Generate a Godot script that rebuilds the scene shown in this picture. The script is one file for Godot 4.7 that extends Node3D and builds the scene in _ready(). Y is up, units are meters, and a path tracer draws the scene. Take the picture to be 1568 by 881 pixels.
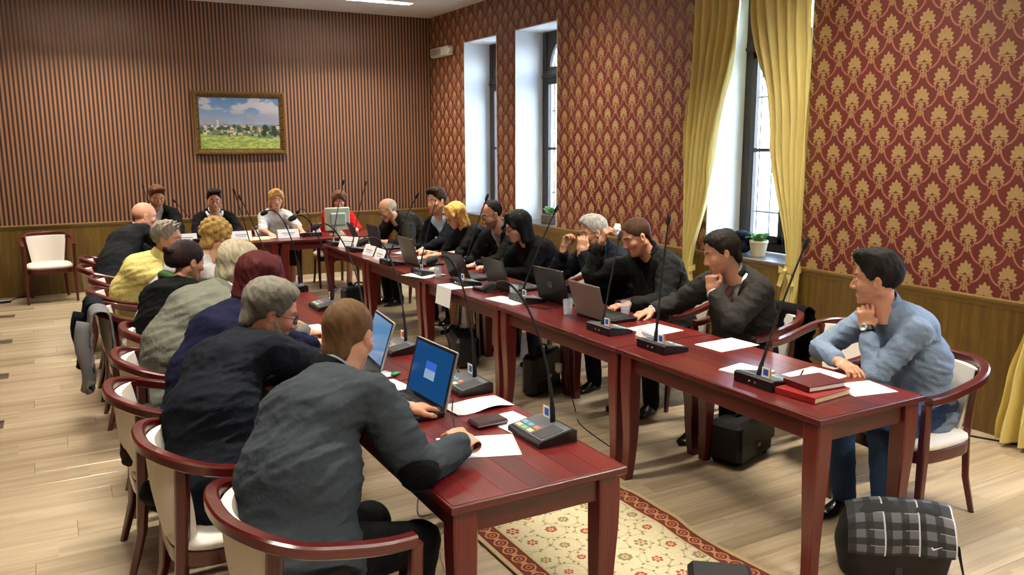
extends Node3D
# A council meeting in a red-papered hall: room, tables, chairs, people, things on the tables.

const RAIL := 0.9
const ROOM_H := 3.75
const ROOM_L := -7.4
const ROOM_F := 14.6
const TOP := 0.76

var M := {}
var used := {}
var rng := RandomNumberGenerator.new()

# ---------------------------------------------------------------- mesh builder
class MB:
	var v := PackedVector3Array()
	var n := PackedVector3Array()
	var uv := PackedVector2Array()
	var c := PackedColorArray()
	var idx := PackedInt32Array()
	var xf := Transform3D.IDENTITY
	var col := Color.WHITE
	func vert(p: Vector3, nn: Vector3, t: Vector2) -> int:
		v.append(xf * p); n.append((xf.basis * nn).normalized()); uv.append(t); c.append(col)
		return v.size() - 1
	func tri(a: int, b: int, d: int):   # a b d counter-clockwise seen from outside
		idx.append(a); idx.append(d); idx.append(b)
	func poly(pts: Array, out: Vector3, uax := Vector3.ZERO, vax := Vector3.ZERO):
		var nn: Vector3 = (pts[1] - pts[0]).cross(pts[2] - pts[0]).normalized()
		var ps := pts.duplicate()
		if nn.dot(out) < 0: ps.reverse(); nn = -nn
		if uax == Vector3.ZERO:
			uax = Vector3.RIGHT if absf(nn.x) < 0.7 else Vector3.BACK
			vax = nn.cross(uax)
		var b := v.size()
		for p: Vector3 in ps: vert(p, nn, Vector2(p.dot(uax), p.dot(vax)))
		for i in range(1, ps.size() - 1): tri(b, b + i, b + i + 1)
	# chamfered box; uv u runs along the longest side
	func box(ctr: Vector3, size: Vector3, b := 0.0, uo := Vector2.ZERO):
		var h := size * 0.5
		b = minf(b, minf(h.x, minf(h.y, h.z)) * 0.95)
		var la := 0
		if size.y > size.x and size.y >= size.z: la = 1
		elif size.z > size.x and size.z > size.y: la = 2
		var off := Vector3(uo.x, uo.y, uo.x)
		for a in 3:
			var a1 := (a + 1) % 3; var a2 := (a + 2) % 3
			for s in [-1.0, 1.0]:
				var pts := []
				for q in [[-1, -1], [1, -1], [1, 1], [-1, 1]]:
					var p := Vector3.ZERO
					p[a] = s * h[a]; p[a1] = q[0] * (h[a1] - b); p[a2] = q[1] * (h[a2] - b)
					pts.append(ctr + p)
				var o := Vector3.ZERO; o[a] = s
				var ua := Vector3.ZERO; var va := Vector3.ZERO
				var ui := la if la != a else a1
				ua[ui] = 1.0; va[3 - a - ui] = 1.0
				var k := v.size()
				poly(pts, o, ua, va)
				for i in range(k, v.size()): uv[i] += uo
		if b <= 0.0: return
		for a in 3:
			var a1 := (a + 1) % 3; var a2 := (a + 2) % 3
			for s1 in [-1.0, 1.0]:
				for s2 in [-1.0, 1.0]:
					var P := []
					for q in [[-1, 0], [1, 0], [1, 1], [-1, 1]]:
						var p := Vector3.ZERO
						p[a] = q[0] * (h[a] - b)
						p[a1] = s1 * (h[a1] - (b if q[1] == 1 else 0.0))
						p[a2] = s2 * (h[a2] - (0.0 if q[1] == 1 else b))
						P.append(ctr + p)
					var o := Vector3.ZERO; o[a1] = s1; o[a2] = s2
					poly(P, o)
		for sx in [-1.0, 1.0]:
			for sy in [-1.0, 1.0]:
				for sz in [-1.0, 1.0]:
					poly([ctr + Vector3(sx * h.x, sy * (h.y - b), sz * (h.z - b)), ctr + Vector3(sx * (h.x - b), sy * h.y, sz * (h.z - b)), ctr + Vector3(sx * (h.x - b), sy * (h.y - b), sz * h.z)], Vector3(sx, sy, sz))
	# smooth grid of points rows[i][j]; normals from differences
	func grid(rows: Array, close_u := false, flip := false, us := 1.0, vs := 1.0):
		var R := rows.size(); var C: int = rows[0].size()
		var b := v.size()
		for i in R:
			for j in C:
				var pu: Vector3; var pm: Vector3
				if close_u:
					pu = rows[i][(j + 1) % (C - 1)] if j < C - 1 else rows[i][1]
					pm = rows[i][j - 1] if j > 0 else rows[i][C - 2]
				else:
					pu = rows[i][mini(j + 1, C - 1)]; pm = rows[i][maxi(j - 1, 0)]
				var qu: Vector3 = rows[mini(i + 1, R - 1)][j]; var qm: Vector3 = rows[maxi(i - 1, 0)][j]
				var nn := (pu - pm).cross(qu - qm)
				if nn.length_squared() < 1e-16: nn = (qu - qm) if i > 0 else (qm - qu)
				if nn.length_squared() < 1e-16: nn = Vector3.UP
				if flip: nn = -nn
				vert(rows[i][j], nn.normalized(), Vector2(us * j / (C - 1.0), vs * i / (R - 1.0)))
		for i in R - 1:
			for j in C - 1:
				var a := b + i * C + j
				if flip:
					tri(a, a + C, a + 1); tri(a + 1, a + C, a + C + 1)
				else:
					tri(a, a + 1, a + C); tri(a + 1, a + C + 1, a + C)
	# round tube along points with radii
	func tube(pts: Array, radii, sides := 10, caps := true):
		var R := []
		var up := Vector3.UP
		var d0: Vector3 = (pts[1] - pts[0]).normalized()
		if absf(d0.dot(up)) > 0.9: up = Vector3.RIGHT
		var s := d0.cross(up).normalized()
		var m := pts.size()
		var L := 0.0
		for i in m:
			var d: Vector3 = (pts[mini(i + 1, m - 1)] - pts[maxi(i - 1, 0)]).normalized()
			s = (s - d * s.dot(d)).normalized()
			var t := d.cross(s)
			var r: float = radii if radii is float else radii[i]
			var row := []
			for j in sides + 1:
				var a := TAU * j / sides
				row.append(pts[i] + (s * cos(a) + t * sin(a)) * r)
			if i > 0: L += pts[i].distance_to(pts[i - 1])
			R.append(row)
		if caps:
			var r0 := []; var r1 := []
			for j in sides + 1: r0.append(pts[0]); r1.append(pts[m - 1])
			R.push_front(r0); R.append(r1)
		grid(R, true, false, 0.1, L)
	# lathe round Y: profile of (r, y)
	func lathe(ctr: Vector3, prof: Array, sides := 20):
		var R := []
		for q: Vector2 in prof:
			var row := []
			for j in sides + 1:
				var a := -TAU * j / sides
				row.append(ctr + Vector3(cos(a) * q.x, q.y, sin(a) * q.x))
			R.append(row)
		grid(R, true, false)
	# sweep of a polygon profile (Vector2 list, ccw) along points; frames: side + up given per point
	func sweep(pts: Array, sides: Array, ups: Array, prof: Array, scales: Array):
		var m := pts.size(); var K := prof.size()
		var L := 0.0
		var us := PackedFloat32Array()
		for i in m:
			if i > 0: L += pts[i].distance_to(pts[i - 1])
			us.append(L)
		var per := 0.0
		for k in K:
			var p0: Vector2 = prof[k]; var p1: Vector2 = prof[(k + 1) % K]
			var nn := Vector2(p1.y - p0.y, p0.x - p1.x).normalized()
			var e := p0.distance_to(p1)
			var b := v.size()
			for i in m:
				var sc: Vector2 = scales[i]
				for q: Vector2 in [p0, p1]:
					var P: Vector3 = pts[i] + sides[i] * q.x * sc.x + ups[i] * q.y * sc.y
					vert(P, sides[i] * nn.x + ups[i] * nn.y, Vector2(us[i], per + (e if q == p1 else 0.0)))
			per += e
			for i in m - 1:
				var a := b + i * 2
				var f: Vector3 = (v[a + 1] - v[a]).cross(v[a + 2] - v[a])
				if f.dot(n[a]) >= 0: tri(a, a + 1, a + 2); tri(a + 1, a + 3, a + 2)
				else: tri(a, a + 2, a + 1); tri(a + 1, a + 2, a + 3)
		for e in [0, m - 1]:
			var ps := []
			for q: Vector2 in prof: ps.append(pts[e] + sides[e] * q.x * scales[e].x + ups[e] * q.y * scales[e].y)
			poly(ps, (pts[0] - pts[1]) if e == 0 else (pts[m - 1] - pts[m - 2]))
	# extruded flat polygon (x,y) from z0 to z1
	func prism(pg: Array, z0: float, z1: float):
		var f := []; var g := []
		var idxs := Geometry2D.triangulate_polygon(PackedVector2Array(pg))
		for t in range(0, idxs.size(), 3):
			var A: Vector2 = pg[idxs[t]]; var B: Vector2 = pg[idxs[t + 1]]; var D: Vector2 = pg[idxs[t + 2]]
			poly([Vector3(A.x, A.y, z1), Vector3(B.x, B.y, z1), Vector3(D.x, D.y, z1)], Vector3(0, 0, 1))
			poly([Vector3(A.x, A.y, z0), Vector3(B.x, B.y, z0), Vector3(D.x, D.y, z0)], Vector3(0, 0, -1))
		var ccw := 0.0
		for i in pg.size():
			var A: Vector2 = pg[i]; var B: Vector2 = pg[(i + 1) % pg.size()]
			ccw += A.x * B.y - B.x * A.y
		for i in pg.size():
			var A: Vector2 = pg[i]; var B: Vector2 = pg[(i + 1) % pg.size()]
			var o := Vector3(B.y - A.y, A.x - B.x, 0) * signf(ccw)
			poly([Vector3(A.x, A.y, z0), Vector3(B.x, B.y, z0), Vector3(B.x, B.y, z1), Vector3(A.x, A.y, z1)], o)
	func mesh() -> ArrayMesh:
		var am := ArrayMesh.new()
		var A := []; A.resize(Mesh.ARRAY_MAX)
		A[Mesh.ARRAY_VERTEX] = v; A[Mesh.ARRAY_NORMAL] = n; A[Mesh.ARRAY_TEX_UV] = uv; A[Mesh.ARRAY_COLOR] = c; A[Mesh.ARRAY_INDEX] = idx
		am.add_surface_from_arrays(Mesh.PRIMITIVE_TRIANGLES, A)
		return am

# ---------------------------------------------------------------- scene helpers
func numbered(called: String) -> String:
	var k: int = used.get(called, 0)
	used[called] = k + 1
	return called if k == 0 else "%s_%03d" % [called, k]

func put(mesh: Mesh, called: String, m: Material, parent: Node = null) -> MeshInstance3D:
	var o := MeshInstance3D.new()
	o.mesh = mesh; o.material_override = m
	if parent == null:
		o.name = numbered(called); add_child(o)
	else:
		o.name = called; parent.add_child(o, true)
	o.cast_shadow = GeometryInstance3D.SHADOW_CASTING_SETTING_ON
	return o

func tag(o: Node, label: String, category: String, group := ""):
	o.set_meta("label", label); o.set_meta("category", category)
	if group != "": o.set_meta("group", group)

func thing(called: String, label: String, category: String, at := Vector3.ZERO, turn := 0.0, group := "") -> Node3D:
	var o := Node3D.new(); o.name = numbered(called); add_child(o)
	o.position = at; o.rotation.y = turn
	tag(o, label, category, group)
	return o

func struct(mesh: Mesh, called: String, m: Material, parent: Node = null) -> MeshInstance3D:
	var o := put(mesh, called, m, parent)
	if parent == null: o.set_meta("kind", "structure")
	return o

func copy_of(root: Node3D, base: String, label: String, at: Vector3, turn: float) -> Node3D:
	var r: Node3D = root.duplicate()
	r.name = numbered(base); add_child(r)
	r.position = at; r.rotation = Vector3(0, turn, 0)
	r.set_meta("label", label)
	return r

func lin(c: Color) -> Color: return c.srgb_to_linear()

func mat(c: Color, rough := 0.6, metal := 0.0) -> StandardMaterial3D:
	var m := StandardMaterial3D.new()
	m.albedo_color = c; m.roughness = rough; m.metallic = metal
	return m

func noise(seed_: int, freq: float, oct := 4) -> FastNoiseLite:
	var f := FastNoiseLite.new(); f.seed = seed_; f.frequency = freq
	f.noise_type = FastNoiseLite.TYPE_SIMPLEX_SMOOTH
	f.fractal_octaves = oct
	return f

# wood: grain along u; image w x h covers one uv unit
func wood_tex(a: Color, b: Color, seed_: int, w := 512, h := 512, streak := 14.0, contrast := 1.0) -> ImageTexture:
	var img := Image.create(w, h, true, Image.FORMAT_RGB8)
	var f := noise(seed_, 0.012, 4); var g := noise(seed_ + 7, 0.05, 2)
	for y in h:
		for x in w:
			var s := f.get_noise_2d(x / streak * 2.0, y * 2.2) * 0.9 + g.get_noise_2d(x / streak, y * 6.0) * 0.5
			var t := clampf(0.5 + s * 0.8 * contrast, 0, 1)
			img.set_pixel(x, y, a.lerp(b, t))
	img.generate_mipmaps()
	return ImageTexture.create_from_image(img)

func tex_mat(t: Texture2D, rough: float, sc := Vector3.ONE) -> StandardMaterial3D:
	var m := StandardMaterial3D.new()
	m.albedo_texture = t; m.roughness = rough; m.uv1_scale = sc
	return m

func noise_normal(seed_: int, freq: float, size := 256, strength := 4.0) -> ImageTexture:
	var img := noise(seed_, freq, 3).get_seamless_image(size, size)
	img.convert(Image.FORMAT_RGBA8)
	img.bump_map_to_normal_map(strength)
	return ImageTexture.create_from_image(img)

func seg(p: Vector2, a: Vector2, b: Vector2) -> float:
	var d := b - a
	var t := clampf((p - a).dot(d) / d.length_squared(), 0, 1)
	return p.distance_to(a + d * t)

func pl(p: Vector2, pts: Array) -> float:
	var m := 9.0
	for i in pts.size() - 1: m = minf(m, seg(p, pts[i], pts[i + 1]))
	return m

# ---------------------------------------------------------------- the scene
func _ready():
	rng.seed = 4711
	# camera
	var cam := Camera3D.new(); cam.name = "camera"; add_child(cam)
	cam.position = Vector3(-5.2648, 1.8889, 11.9304)
	cam.rotation = Vector3(-0.1732, -0.5106, -0.0031)
	cam.fov = 38.44; cam.near = 0.05; cam.far = 200; cam.current = true
	# sky: bright overcast
	var env := Environment.new()
	var sky := Sky.new(); var sm := ProceduralSkyMaterial.new()
	sm.sky_top_color = Color(0.70, 0.82, 0.98); sm.sky_horizon_color = Color(0.92, 0.97, 1.0)
	sm.ground_horizon_color = Color(0.80, 0.86, 0.92); sm.ground_bottom_color = Color(0.55, 0.57, 0.6)
	sm.energy_multiplier = 32.0; sm.sun_angle_max = 0.0
	sky.sky_material = sm
	env.background_mode = Environment.BG_SKY; env.sky = sky
	env.tonemap_mode = Environment.TONE_MAPPER_LINEAR
	env.tonemap_exposure = 1.0
	env.sdfgi_enabled = true; env.ssao_enabled = true; env.ssil_enabled = true
	var we := WorldEnvironment.new(); we.environment = env; we.name = "environment"; add_child(we)
	ceiling_lamps()
	make_materials()
	build_room()
	build_window_things()
	build_tables()
	build_chairs()
	build_table_things()
	build_floor_things()
	build_people()

const LAMP_E := 23.0
const LAMP_Z := [1.1, 4.6, 8.1, 11.6]
const LAMP_X := [-1.5, -4.7]
func ceiling_lamps():
	var housing := mat(Color(0.86, 0.85, 0.82), 0.5)
	var glow := mat(Color(1, 1, 1), 0.5)
	glow.emission_enabled = true; glow.emission = Color(1.0, 0.96, 0.88); glow.emission_energy_multiplier = 3.0
	var k := 0
	var where := ["nearest the corner by the windows", "over the head table on the left", "over the window side tables", "over the left hand row of chairs", "over the near end of the window tables", "over the near end of the left tables", "behind the viewpoint by the windows", "behind the viewpoint on the left"]
	for z in LAMP_Z:
		for x in LAMP_X:
			var t := thing("ceiling_lamp", "white linear ceiling lamp " + where[k], "ceiling lamp", Vector3(x, ROOM_H, z), 0, "linear ceiling lamps")
			k += 1
			var b := MB.new()
			# a trough let into the ceiling
			b.box(Vector3(0, 0.122, 0), Vector3(1.54, 0.012, 0.174), 0.002)
			for s in [-1, 1]:
				b.box(Vector3(0, 0.06, s * 0.083), Vector3(1.54, 0.118, 0.005), 0.001)
				b.box(Vector3(s * 0.767, 0.06, 0), Vector3(0.005, 0.118, 0.16), 0.001)
				b.box(Vector3(0, -0.002, s * 0.09), Vector3(1.57, 0.005, 0.02), 0.001)
				b.box(Vector3(s * 0.775, -0.002, 0), Vector3(0.02, 0.005, 0.16), 0.001)
			put(b.mesh(), "housing", housing, t)
			for q in 13:
				var lv := MB.new(); lv.box(Vector3(-0.72 + q * 0.12, 0.045, 0), Vector3(0.003, 0.075, 0.16))
				put(lv.mesh(), "louvre_blade", housing, t)
			var g := MB.new()
			g.box(Vector3(0, 0.105, 0), Vector3(1.5, 0.012, 0.11), 0.002)
			put(g.mesh(), "tube_cover", glow, t)
			var l := AreaLight3D.new(); l.name = "light"
			l.area_size = Vector2(1.5, 0.11)
			l.light_color = Color(1.0, 0.965, 0.905); l.light_energy = LAMP_E
			l.area_range = 20.0; l.area_attenuation = 2.0
			l.shadow_enabled = true
			l.rotation.x = -PI / 2; l.position.y = 0.094
			t.add_child(l)

func make_materials():
	# furniture: dark cherry
	var reds := [[Color(0.29, 0.05, 0.052), Color(0.42, 0.085, 0.08)], [Color(0.25, 0.042, 0.047), Color(0.36, 0.07, 0.068)], [Color(0.33, 0.06, 0.057), Color(0.45, 0.105, 0.09)]]
	for i in 3:
		var m := tex_mat(wood_tex(reds[i][0], reds[i][1], 11 + i, 256, 256, 18.0, 0.9), 0.3, Vector3(1.1, 1.1, 1))
		m.clearcoat_enabled = true; m.clearcoat = 0.35; m.clearcoat_roughness = 0.25
		M["cherry%d" % i] = m
	M.cherry = M.cherry0
	var ch := tex_mat(wood_tex(Color(0.24, 0.038, 0.042), Color(0.36, 0.066, 0.062), 15, 256, 256, 20.0, 0.7), 0.28, Vector3(1.4, 1.4, 1))
	ch.clearcoat_enabled = true; ch.clearcoat = 0.5; ch.clearcoat_roughness = 0.2
	M.chair_wood = ch
	# floor laminate, four tones
	for i in 4:
		var d := 0.03 * (i - 1.5)
		M["floor%d" % i] = tex_mat(wood_tex(Color(0.625 + d, 0.55 + d, 0.445 + d), Color(0.76 + d, 0.685 + d, 0.57 + d), 31 + i, 512, 256, 22.0, 0.9), 0.22, Vector3(0.9, 1.6, 1))
	# oak wainscot: vertical staves of slightly different tone
	M.wainscot = tex_mat(stave_tex(), 0.42)
	M.rail = tex_mat(wood_tex(Color(0.40, 0.30, 0.12), Color(0.52, 0.41, 0.19), 51, 256, 256, 20.0, 0.8), 0.38)
	M.damask = tex_mat(damask_tex(), 0.55)
	M.stripes = tex_mat(stripe_tex(), 0.5)
	M.ceiling = mat(Color(0.83, 0.82, 0.78), 0.9)
	M.plaster = mat(Color(0.90, 0.90, 0.88), 0.8)
	M.cream = mat(Color(0.87, 0.84, 0.79), 0.85)
	M.cream.normal_enabled = true; M.cream.normal_texture = noise_normal(5, 0.08, 256, 3.0); M.cream.normal_scale = 0.3
	M.cream.uv1_triplanar = true; M.cream.uv1_scale = Vector3(6, 6, 6)
	M.frame_brown = mat(Color(0.17, 0.125, 0.09), 0.4)
	M.glass = mat(Color(0.95, 0.98, 1.0, 0.06), 0.02)
	M.glass.transparency = BaseMaterial3D.TRANSPARENCY_ALPHA
	M.white_plastic = mat(Color(0.85, 0.85, 0.83), 0.45)
	M.black_plastic = mat(Color(0.035, 0.035, 0.038), 0.4)
	M.soft_black = mat(Color(0.03, 0.03, 0.032), 0.85)
	M.dark_grey = mat(Color(0.16, 0.16, 0.165), 0.5)
	M.paper = mat(Color(0.93, 0.93, 0.92), 0.8)
	M.metal = mat(Color(0.7, 0.7, 0.72), 0.3, 0.9)
	M.gold_cloth = mat(Color(0.87, 0.80, 0.50), 0.42)
	M.gold_cloth.rim_enabled = true; M.gold_cloth.rim = 0.4
	M.gold_cloth.backlight_enabled = true; M.gold_cloth.backlight = Color(0.25, 0.19, 0.07)

func stave_tex() -> ImageTexture:
	# u along wall, 1.6 m wide; v up, 0.9 m
	var w := 512; var h := 256
	var img := Image.create(w, h, true, Image.FORMAT_RGB8)
	var f := noise(61, 0.02, 4); var g := noise(62, 0.09, 2)
	var r := RandomNumberGenerator.new(); r.seed = 9
	var tones := []
	for i in 64: tones.append(r.randf_range(-1, 1))
	for x in w:
		var st := int(x / 32.0)
		for y in h:
			var row := int((y + st * 97 % 190) / 190.0)
			var tone: float = tones[(st * 3 + row * 7) % 64]
			var s := f.get_noise_2d(x * 2.6, y * 0.22 + st * 40.0) * 0.7 + g.get_noise_2d(x * 5.0, y * 0.35) * 0.35 + tone * 0.16
			img.set_pixel(x, y, Color(0.30, 0.22, 0.07).lerp(Color(0.46, 0.355, 0.14), clampf(0.5 + s * 0.75, 0, 1)))
	img.generate_mipmaps()
	return ImageTexture.create_from_image(img)

func stripe_tex() -> ImageTexture:
	# one unit = 0.2 m = four stripes
	var w := 256; var h := 64
	var img := Image.create(w, h, true, Image.FORMAT_RGB8)
	var f := noise(71, 0.05, 3)
	for x in w:
		var u := fmod(x / 64.0, 1.0)
		var t := smoothstep(0.10, 0.2, u) - smoothstep(0.62, 0.72, u)
		for y in h:
			var k := 1.0 + 0.06 * f.get_noise_2d(x * 4.0, y * 2.0)
			img.set_pixel(x, y, Color(0.17, 0.065, 0.036).lerp(Color(0.57, 0.41, 0.29), t) * k)
	img.generate_mipmaps()
	return ImageTexture.create_from_image(img)

func damask_motif(p: Vector2) -> Vector2:
	# p in units of the period, motif centred; returns (gold, garland) amounts
	var x := absf(p.x); var y := p.y
	var q := Vector2(x, y)
	var gold := 0.0; var gar := 0.0
	# palmette: a fan of pointed leaves
	var c := Vector2(x, (y - 0.07) / 1.22)
	var a := atan2(c.x, c.y)
	var R := 0.205 - 0.008 * a + 0.026 * cos(a * 11.0) + 0.03 * exp(-a * a * 10.0)
	if c.length() < R and y > -0.03 and a < 2.3: gold = 1.0
	if c.length() < R * 0.86 and absf(fmod(a * 11.0 / TAU + 0.5, 1.0) - 0.5) > 0.45 and c.length() > 0.10: gold = 0.6
	if absf(y - 0.02 - 0.02 * cos(x * 30.0)) < 0.008 and x < 0.15 and x > 0.02: gold = 0.45
	# curls, cup, stem and little vase
	var d := pl(q, [Vector2(0.0, -0.02), Vector2(0.10, -0.025), Vector2(0.165, -0.03), Vector2(0.19, -0.065), Vector2(0.17, -0.095), Vector2(0.14, -0.08)])
	if d < 0.02: gold = 0.95
	d = minf(pl(q, [Vector2(0.0, -0.02), Vector2(0.0, -0.36)]), pl(q, [Vector2(0.0, -0.06), Vector2(0.06, -0.1), Vector2(0.03, -0.15)]))
	if d < 0.022: gold = 0.9
	d = pl(q, [Vector2(0.0, -0.20), Vector2(0.07, -0.20), Vector2(0.09, -0.24), Vector2(0.06, -0.27), Vector2(0.0, -0.27)])
	if d < 0.017: gold = 0.85
	d = pl(q, [Vector2(0.0, -0.34), Vector2(0.065, -0.30), Vector2(0.085, -0.33), Vector2(0.0, -0.40)])
	if d < 0.015: gold = 0.8
	# drop from the curl and the garland to the neighbour
	d = minf(pl(q, [Vector2(0.165, -0.10), Vector2(0.165, -0.17), Vector2(0.125, -0.25)]), 9.0)
	if d < 0.013: gar = 1.0
	d = pl(q, [Vector2(0.165, -0.14), Vector2(0.21, -0.155), Vector2(0.28, -0.11), Vector2(0.35, -0.03), Vector2(0.40, 0.07), Vector2(0.425, 0.16)])
	if d < 0.021 + 0.008 * sin((x + y) * 85.0): gar = 1.0
	return Vector2(gold, gar)

func damask_tex() -> ImageTexture:
	var S := 224
	var img := Image.create(S, S, true, Image.FORMAT_RGB8)
	var f := noise(81, 0.12, 2)
	for y in S:
		for x in S:
			var u := float(x) / S; var v := 1.0 - float(y) / S
			var g := 0.0; var k := 0.0
			for o in [Vector2(0.5, 0.5), Vector2(0, 0), Vector2(1, 0), Vector2(0, 1), Vector2(1, 1), Vector2(0.5, 1.5), Vector2(0.5, -0.5)]:
				var p: Vector2 = Vector2(u, v) - o
				if absf(p.x) < 0.46 and p.y > -0.43 and p.y < 0.40:
					var r := damask_motif(p); g = maxf(g, r.x); k = maxf(k, r.y)
			var col := Color(0.38, 0.14, 0.11).lerp(Color(0.63, 0.41, 0.34), k).lerp(Color(0.64, 0.53, 0.345), g)
			img.set_pixel(x, y, col * (1.0 + 0.10 * f.get_noise_2d(x * 1.5, y * 1.5)))
	img.generate_mipmaps()
	return ImageTexture.create_from_image(img)

# flat quad wall piece with its own uv scale, given thickness
func wall_piece(b: MB, A: Vector3, B: Vector3, out: Vector3, us: Vector2):
	# axis aligned slab from A to B; uv on faces in units of us
	var k := b.v.size()
	b.box((A + B) * 0.5, (B - A).abs())
	for i in range(k, b.v.size()):
		var p := b.v[i]
		b.uv[i] = Vector2((p.z if absf(out.x) > 0.5 else p.x) / us.x, -p.y / us.y)

const WINS := [[1.173, 2.14], [2.629, 3.619], [6.19, 7.30], [9.35, 10.5]]
const WIN_TOP := 3.28
const RECESS := 0.43

func build_room():
	# floor: a slab with laminate boards laid across the room
	var b := MB.new()
	b.box(Vector3(ROOM_L * 0.5 + 0.2, -0.065, ROOM_F * 0.5), Vector3(-ROOM_L + 1.4, 0.1, ROOM_F + 1.0))
	var fl := struct(b.mesh(), "floor", mat(Color(0.3, 0.24, 0.17), 0.8))
	var bw := 0.2; var bl := 1.29
	var pm := []
	for k in 6:
		var q := MB.new()
		q.box(Vector3(0, -0.0075, 0), Vector3(bl - 0.0015, 0.015, bw - 0.0015), 0.0012, Vector2(k * 0.37, k * 0.21))
		pm.append(q.mesh())
	var rows := int(12.0 / bw)
	for r in rows:
		var off := fmod(r * 0.43, 1.0) * bl
		var x := 0.0 + off + 0.0
		while x > -6.6:
			var x0 := x - bl
			var o := put(pm[rng.randi() % 6], "floor_board", M["floor%d" % (rng.randi() % 4)], fl)
			o.position = Vector3(x0 + bl * 0.5, 0, (r + 0.5) * bw)
			x = x0
	for o in fl.get_children():
		if o.position.x < -6.3 or o.position.x > 0.66: fl.remove_child(o); o.free()
	# the rest of the floor, behind and beside the view
	var rest := MB.new()
	rest.box(Vector3(ROOM_L * 0.5, -0.0075, 13.3), Vector3(-ROOM_L, 0.015, 2.6))
	rest.box(Vector3(-7.15, -0.0075, 6.0), Vector3(0.5, 0.015, 12.0))
	put(rest.mesh(), "floor_sheet", M.floor1, fl)
	# ceiling
	b = MB.new()
	var zc := -0.4
	for lz in LAMP_Z:
		b.box(Vector3(-3.5, ROOM_H + 0.1, (zc + lz - 0.087) * 0.5), Vector3(8.8, 0.2, lz - 0.087 - zc))
		var xc := -7.9
		for lx in [LAMP_X[1], LAMP_X[0]]:
			b.box(Vector3((xc + lx - 0.772) * 0.5, ROOM_H + 0.1, lz), Vector3(lx - 0.772 - xc, 0.2, 0.174))
			b.box(Vector3(lx, ROOM_H + 0.165, lz), Vector3(1.544, 0.07, 0.174))
			xc = lx + 0.772
		b.box(Vector3((xc + 0.9) * 0.5, ROOM_H + 0.1, lz), Vector3(0.9 - xc, 0.2, 0.174))
		zc = lz + 0.087
	b.box(Vector3(-3.5, ROOM_H + 0.1, (zc + ROOM_F + 0.4) * 0.5), Vector3(8.8, 0.2, ROOM_F + 0.4 - zc))
	struct(b.mesh(), "ceiling", M.ceiling)
	# back wall, striped paper
	b = MB.new(); wall_piece(b, Vector3(ROOM_L - 0.2, -0.1, -0.3), Vector3(0.5, ROOM_H + 0.1, 0), Vector3(0, 0, 1), Vector2(0.2, 0.2))
	struct(b.mesh(), "wall_back", M.stripes)
	b = MB.new(); wall_piece(b, Vector3(ROOM_L - 0.3, -0.1, -0.3), Vector3(ROOM_L, ROOM_H + 0.1, ROOM_F + 0.3), Vector3(1, 0, 0), Vector2(0.2, 0.2))
	struct(b.mesh(), "wall_left", M.stripes)
	b = MB.new(); wall_piece(b, Vector3(ROOM_L - 0.2, -0.1, ROOM_F), Vector3(0.5, ROOM_H + 0.1, ROOM_F + 0.3), Vector3(0, 0, 1), Vector2(0.2, 0.2))
	struct(b.mesh(), "wall_front", M.stripes)
	# window wall, damask paper, with deep openings
	b = MB.new()
	var us := Vector2(0.28, 0.255)
	var z := -0.3
	for w in WINS:
		wall_piece(b, Vector3(0, -0.1, z), Vector3(0.6, ROOM_H + 0.1, w[0]), Vector3(-1, 0, 0), us)
		wall_piece(b, Vector3(0, WIN_TOP, w[0]), Vector3(0.6, ROOM_H + 0.1, w[1]), Vector3(-1, 0, 0), us)
		wall_piece(b, Vector3(0, -0.1, w[0]), Vector3(0.6, RAIL - 0.03, w[1]), Vector3(-1, 0, 0), us)
		z = w[1]
	wall_piece(b, Vector3(0, -0.1, z), Vector3(0.6, ROOM_H + 0.1, ROOM_F + 0.3), Vector3(-1, 0, 0), us)
	var wr := struct(b.mesh(), "wall_right", M.damask)
	# white plastered reveals
	for w in WINS:
		b = MB.new()
		for s in [0, 1]:
			var zz: float = w[s] + (0.006 if s == 0 else -0.006)
			b.box(Vector3(0.28, (WIN_TOP + RAIL) * 0.5, zz), Vector3(0.565, WIN_TOP - RAIL + 0.05, 0.012), 0.002)
		b.box(Vector3(0.28, WIN_TOP - 0.006, (w[0] + w[1]) * 0.5), Vector3(0.565, 0.012, w[1] - w[0]), 0.002)
		put(b.mesh(), "plaster_reveal", M.plaster, wr)
	# wainscot
	var wk := MB.new()
	wall_piece(wk, Vector3(ROOM_L, 0, 0), Vector3(0, RAIL - 0.03, 0.018), Vector3(0, 0, 1), Vector2(1.6, 0.9))
	put(wk.mesh(), "wainscot", M.wainscot, get_node("wall_back"))
	wk = MB.new()
	wall_piece(wk, Vector3(-0.018, 0, 0.018), Vector3(0, RAIL - 0.03, ROOM_F), Vector3(-1, 0, 0), Vector2(1.6, 0.9))
	put(wk.mesh(), "wainscot", M.wainscot, wr)
	wk = MB.new()
	wall_piece(wk, Vector3(ROOM_L, 0, 0), Vector3(ROOM_L + 0.018, RAIL - 0.03, ROOM_F), Vector3(1, 0, 0), Vector2(1.6, 0.9))
	put(wk.mesh(), "wainscot", M.wainscot, get_node("wall_left"))
	# chair rail: moulded profile swept along the two walls
	var prof := [Vector2(0, -0.065), Vector2(0.02, -0.06), Vector2(0.024, -0.035), Vector2(0.034, -0.022), Vector2(0.036, -0.006), Vector2(0.028, 0.0), Vector2(0, 0.0)]
	var rails := [[Vector3(ROOM_L, RAIL, 0.0), Vector3(0, RAIL, 0.0), Vector3(0, 0, 1)], [Vector3(0, RAIL, ROOM_F), Vector3(0, RAIL, 0), Vector3(-1, 0, 0)], [Vector3(ROOM_L, RAIL, ROOM_F), Vector3(ROOM_L, RAIL, 0), Vector3(1, 0, 0)]]
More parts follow.
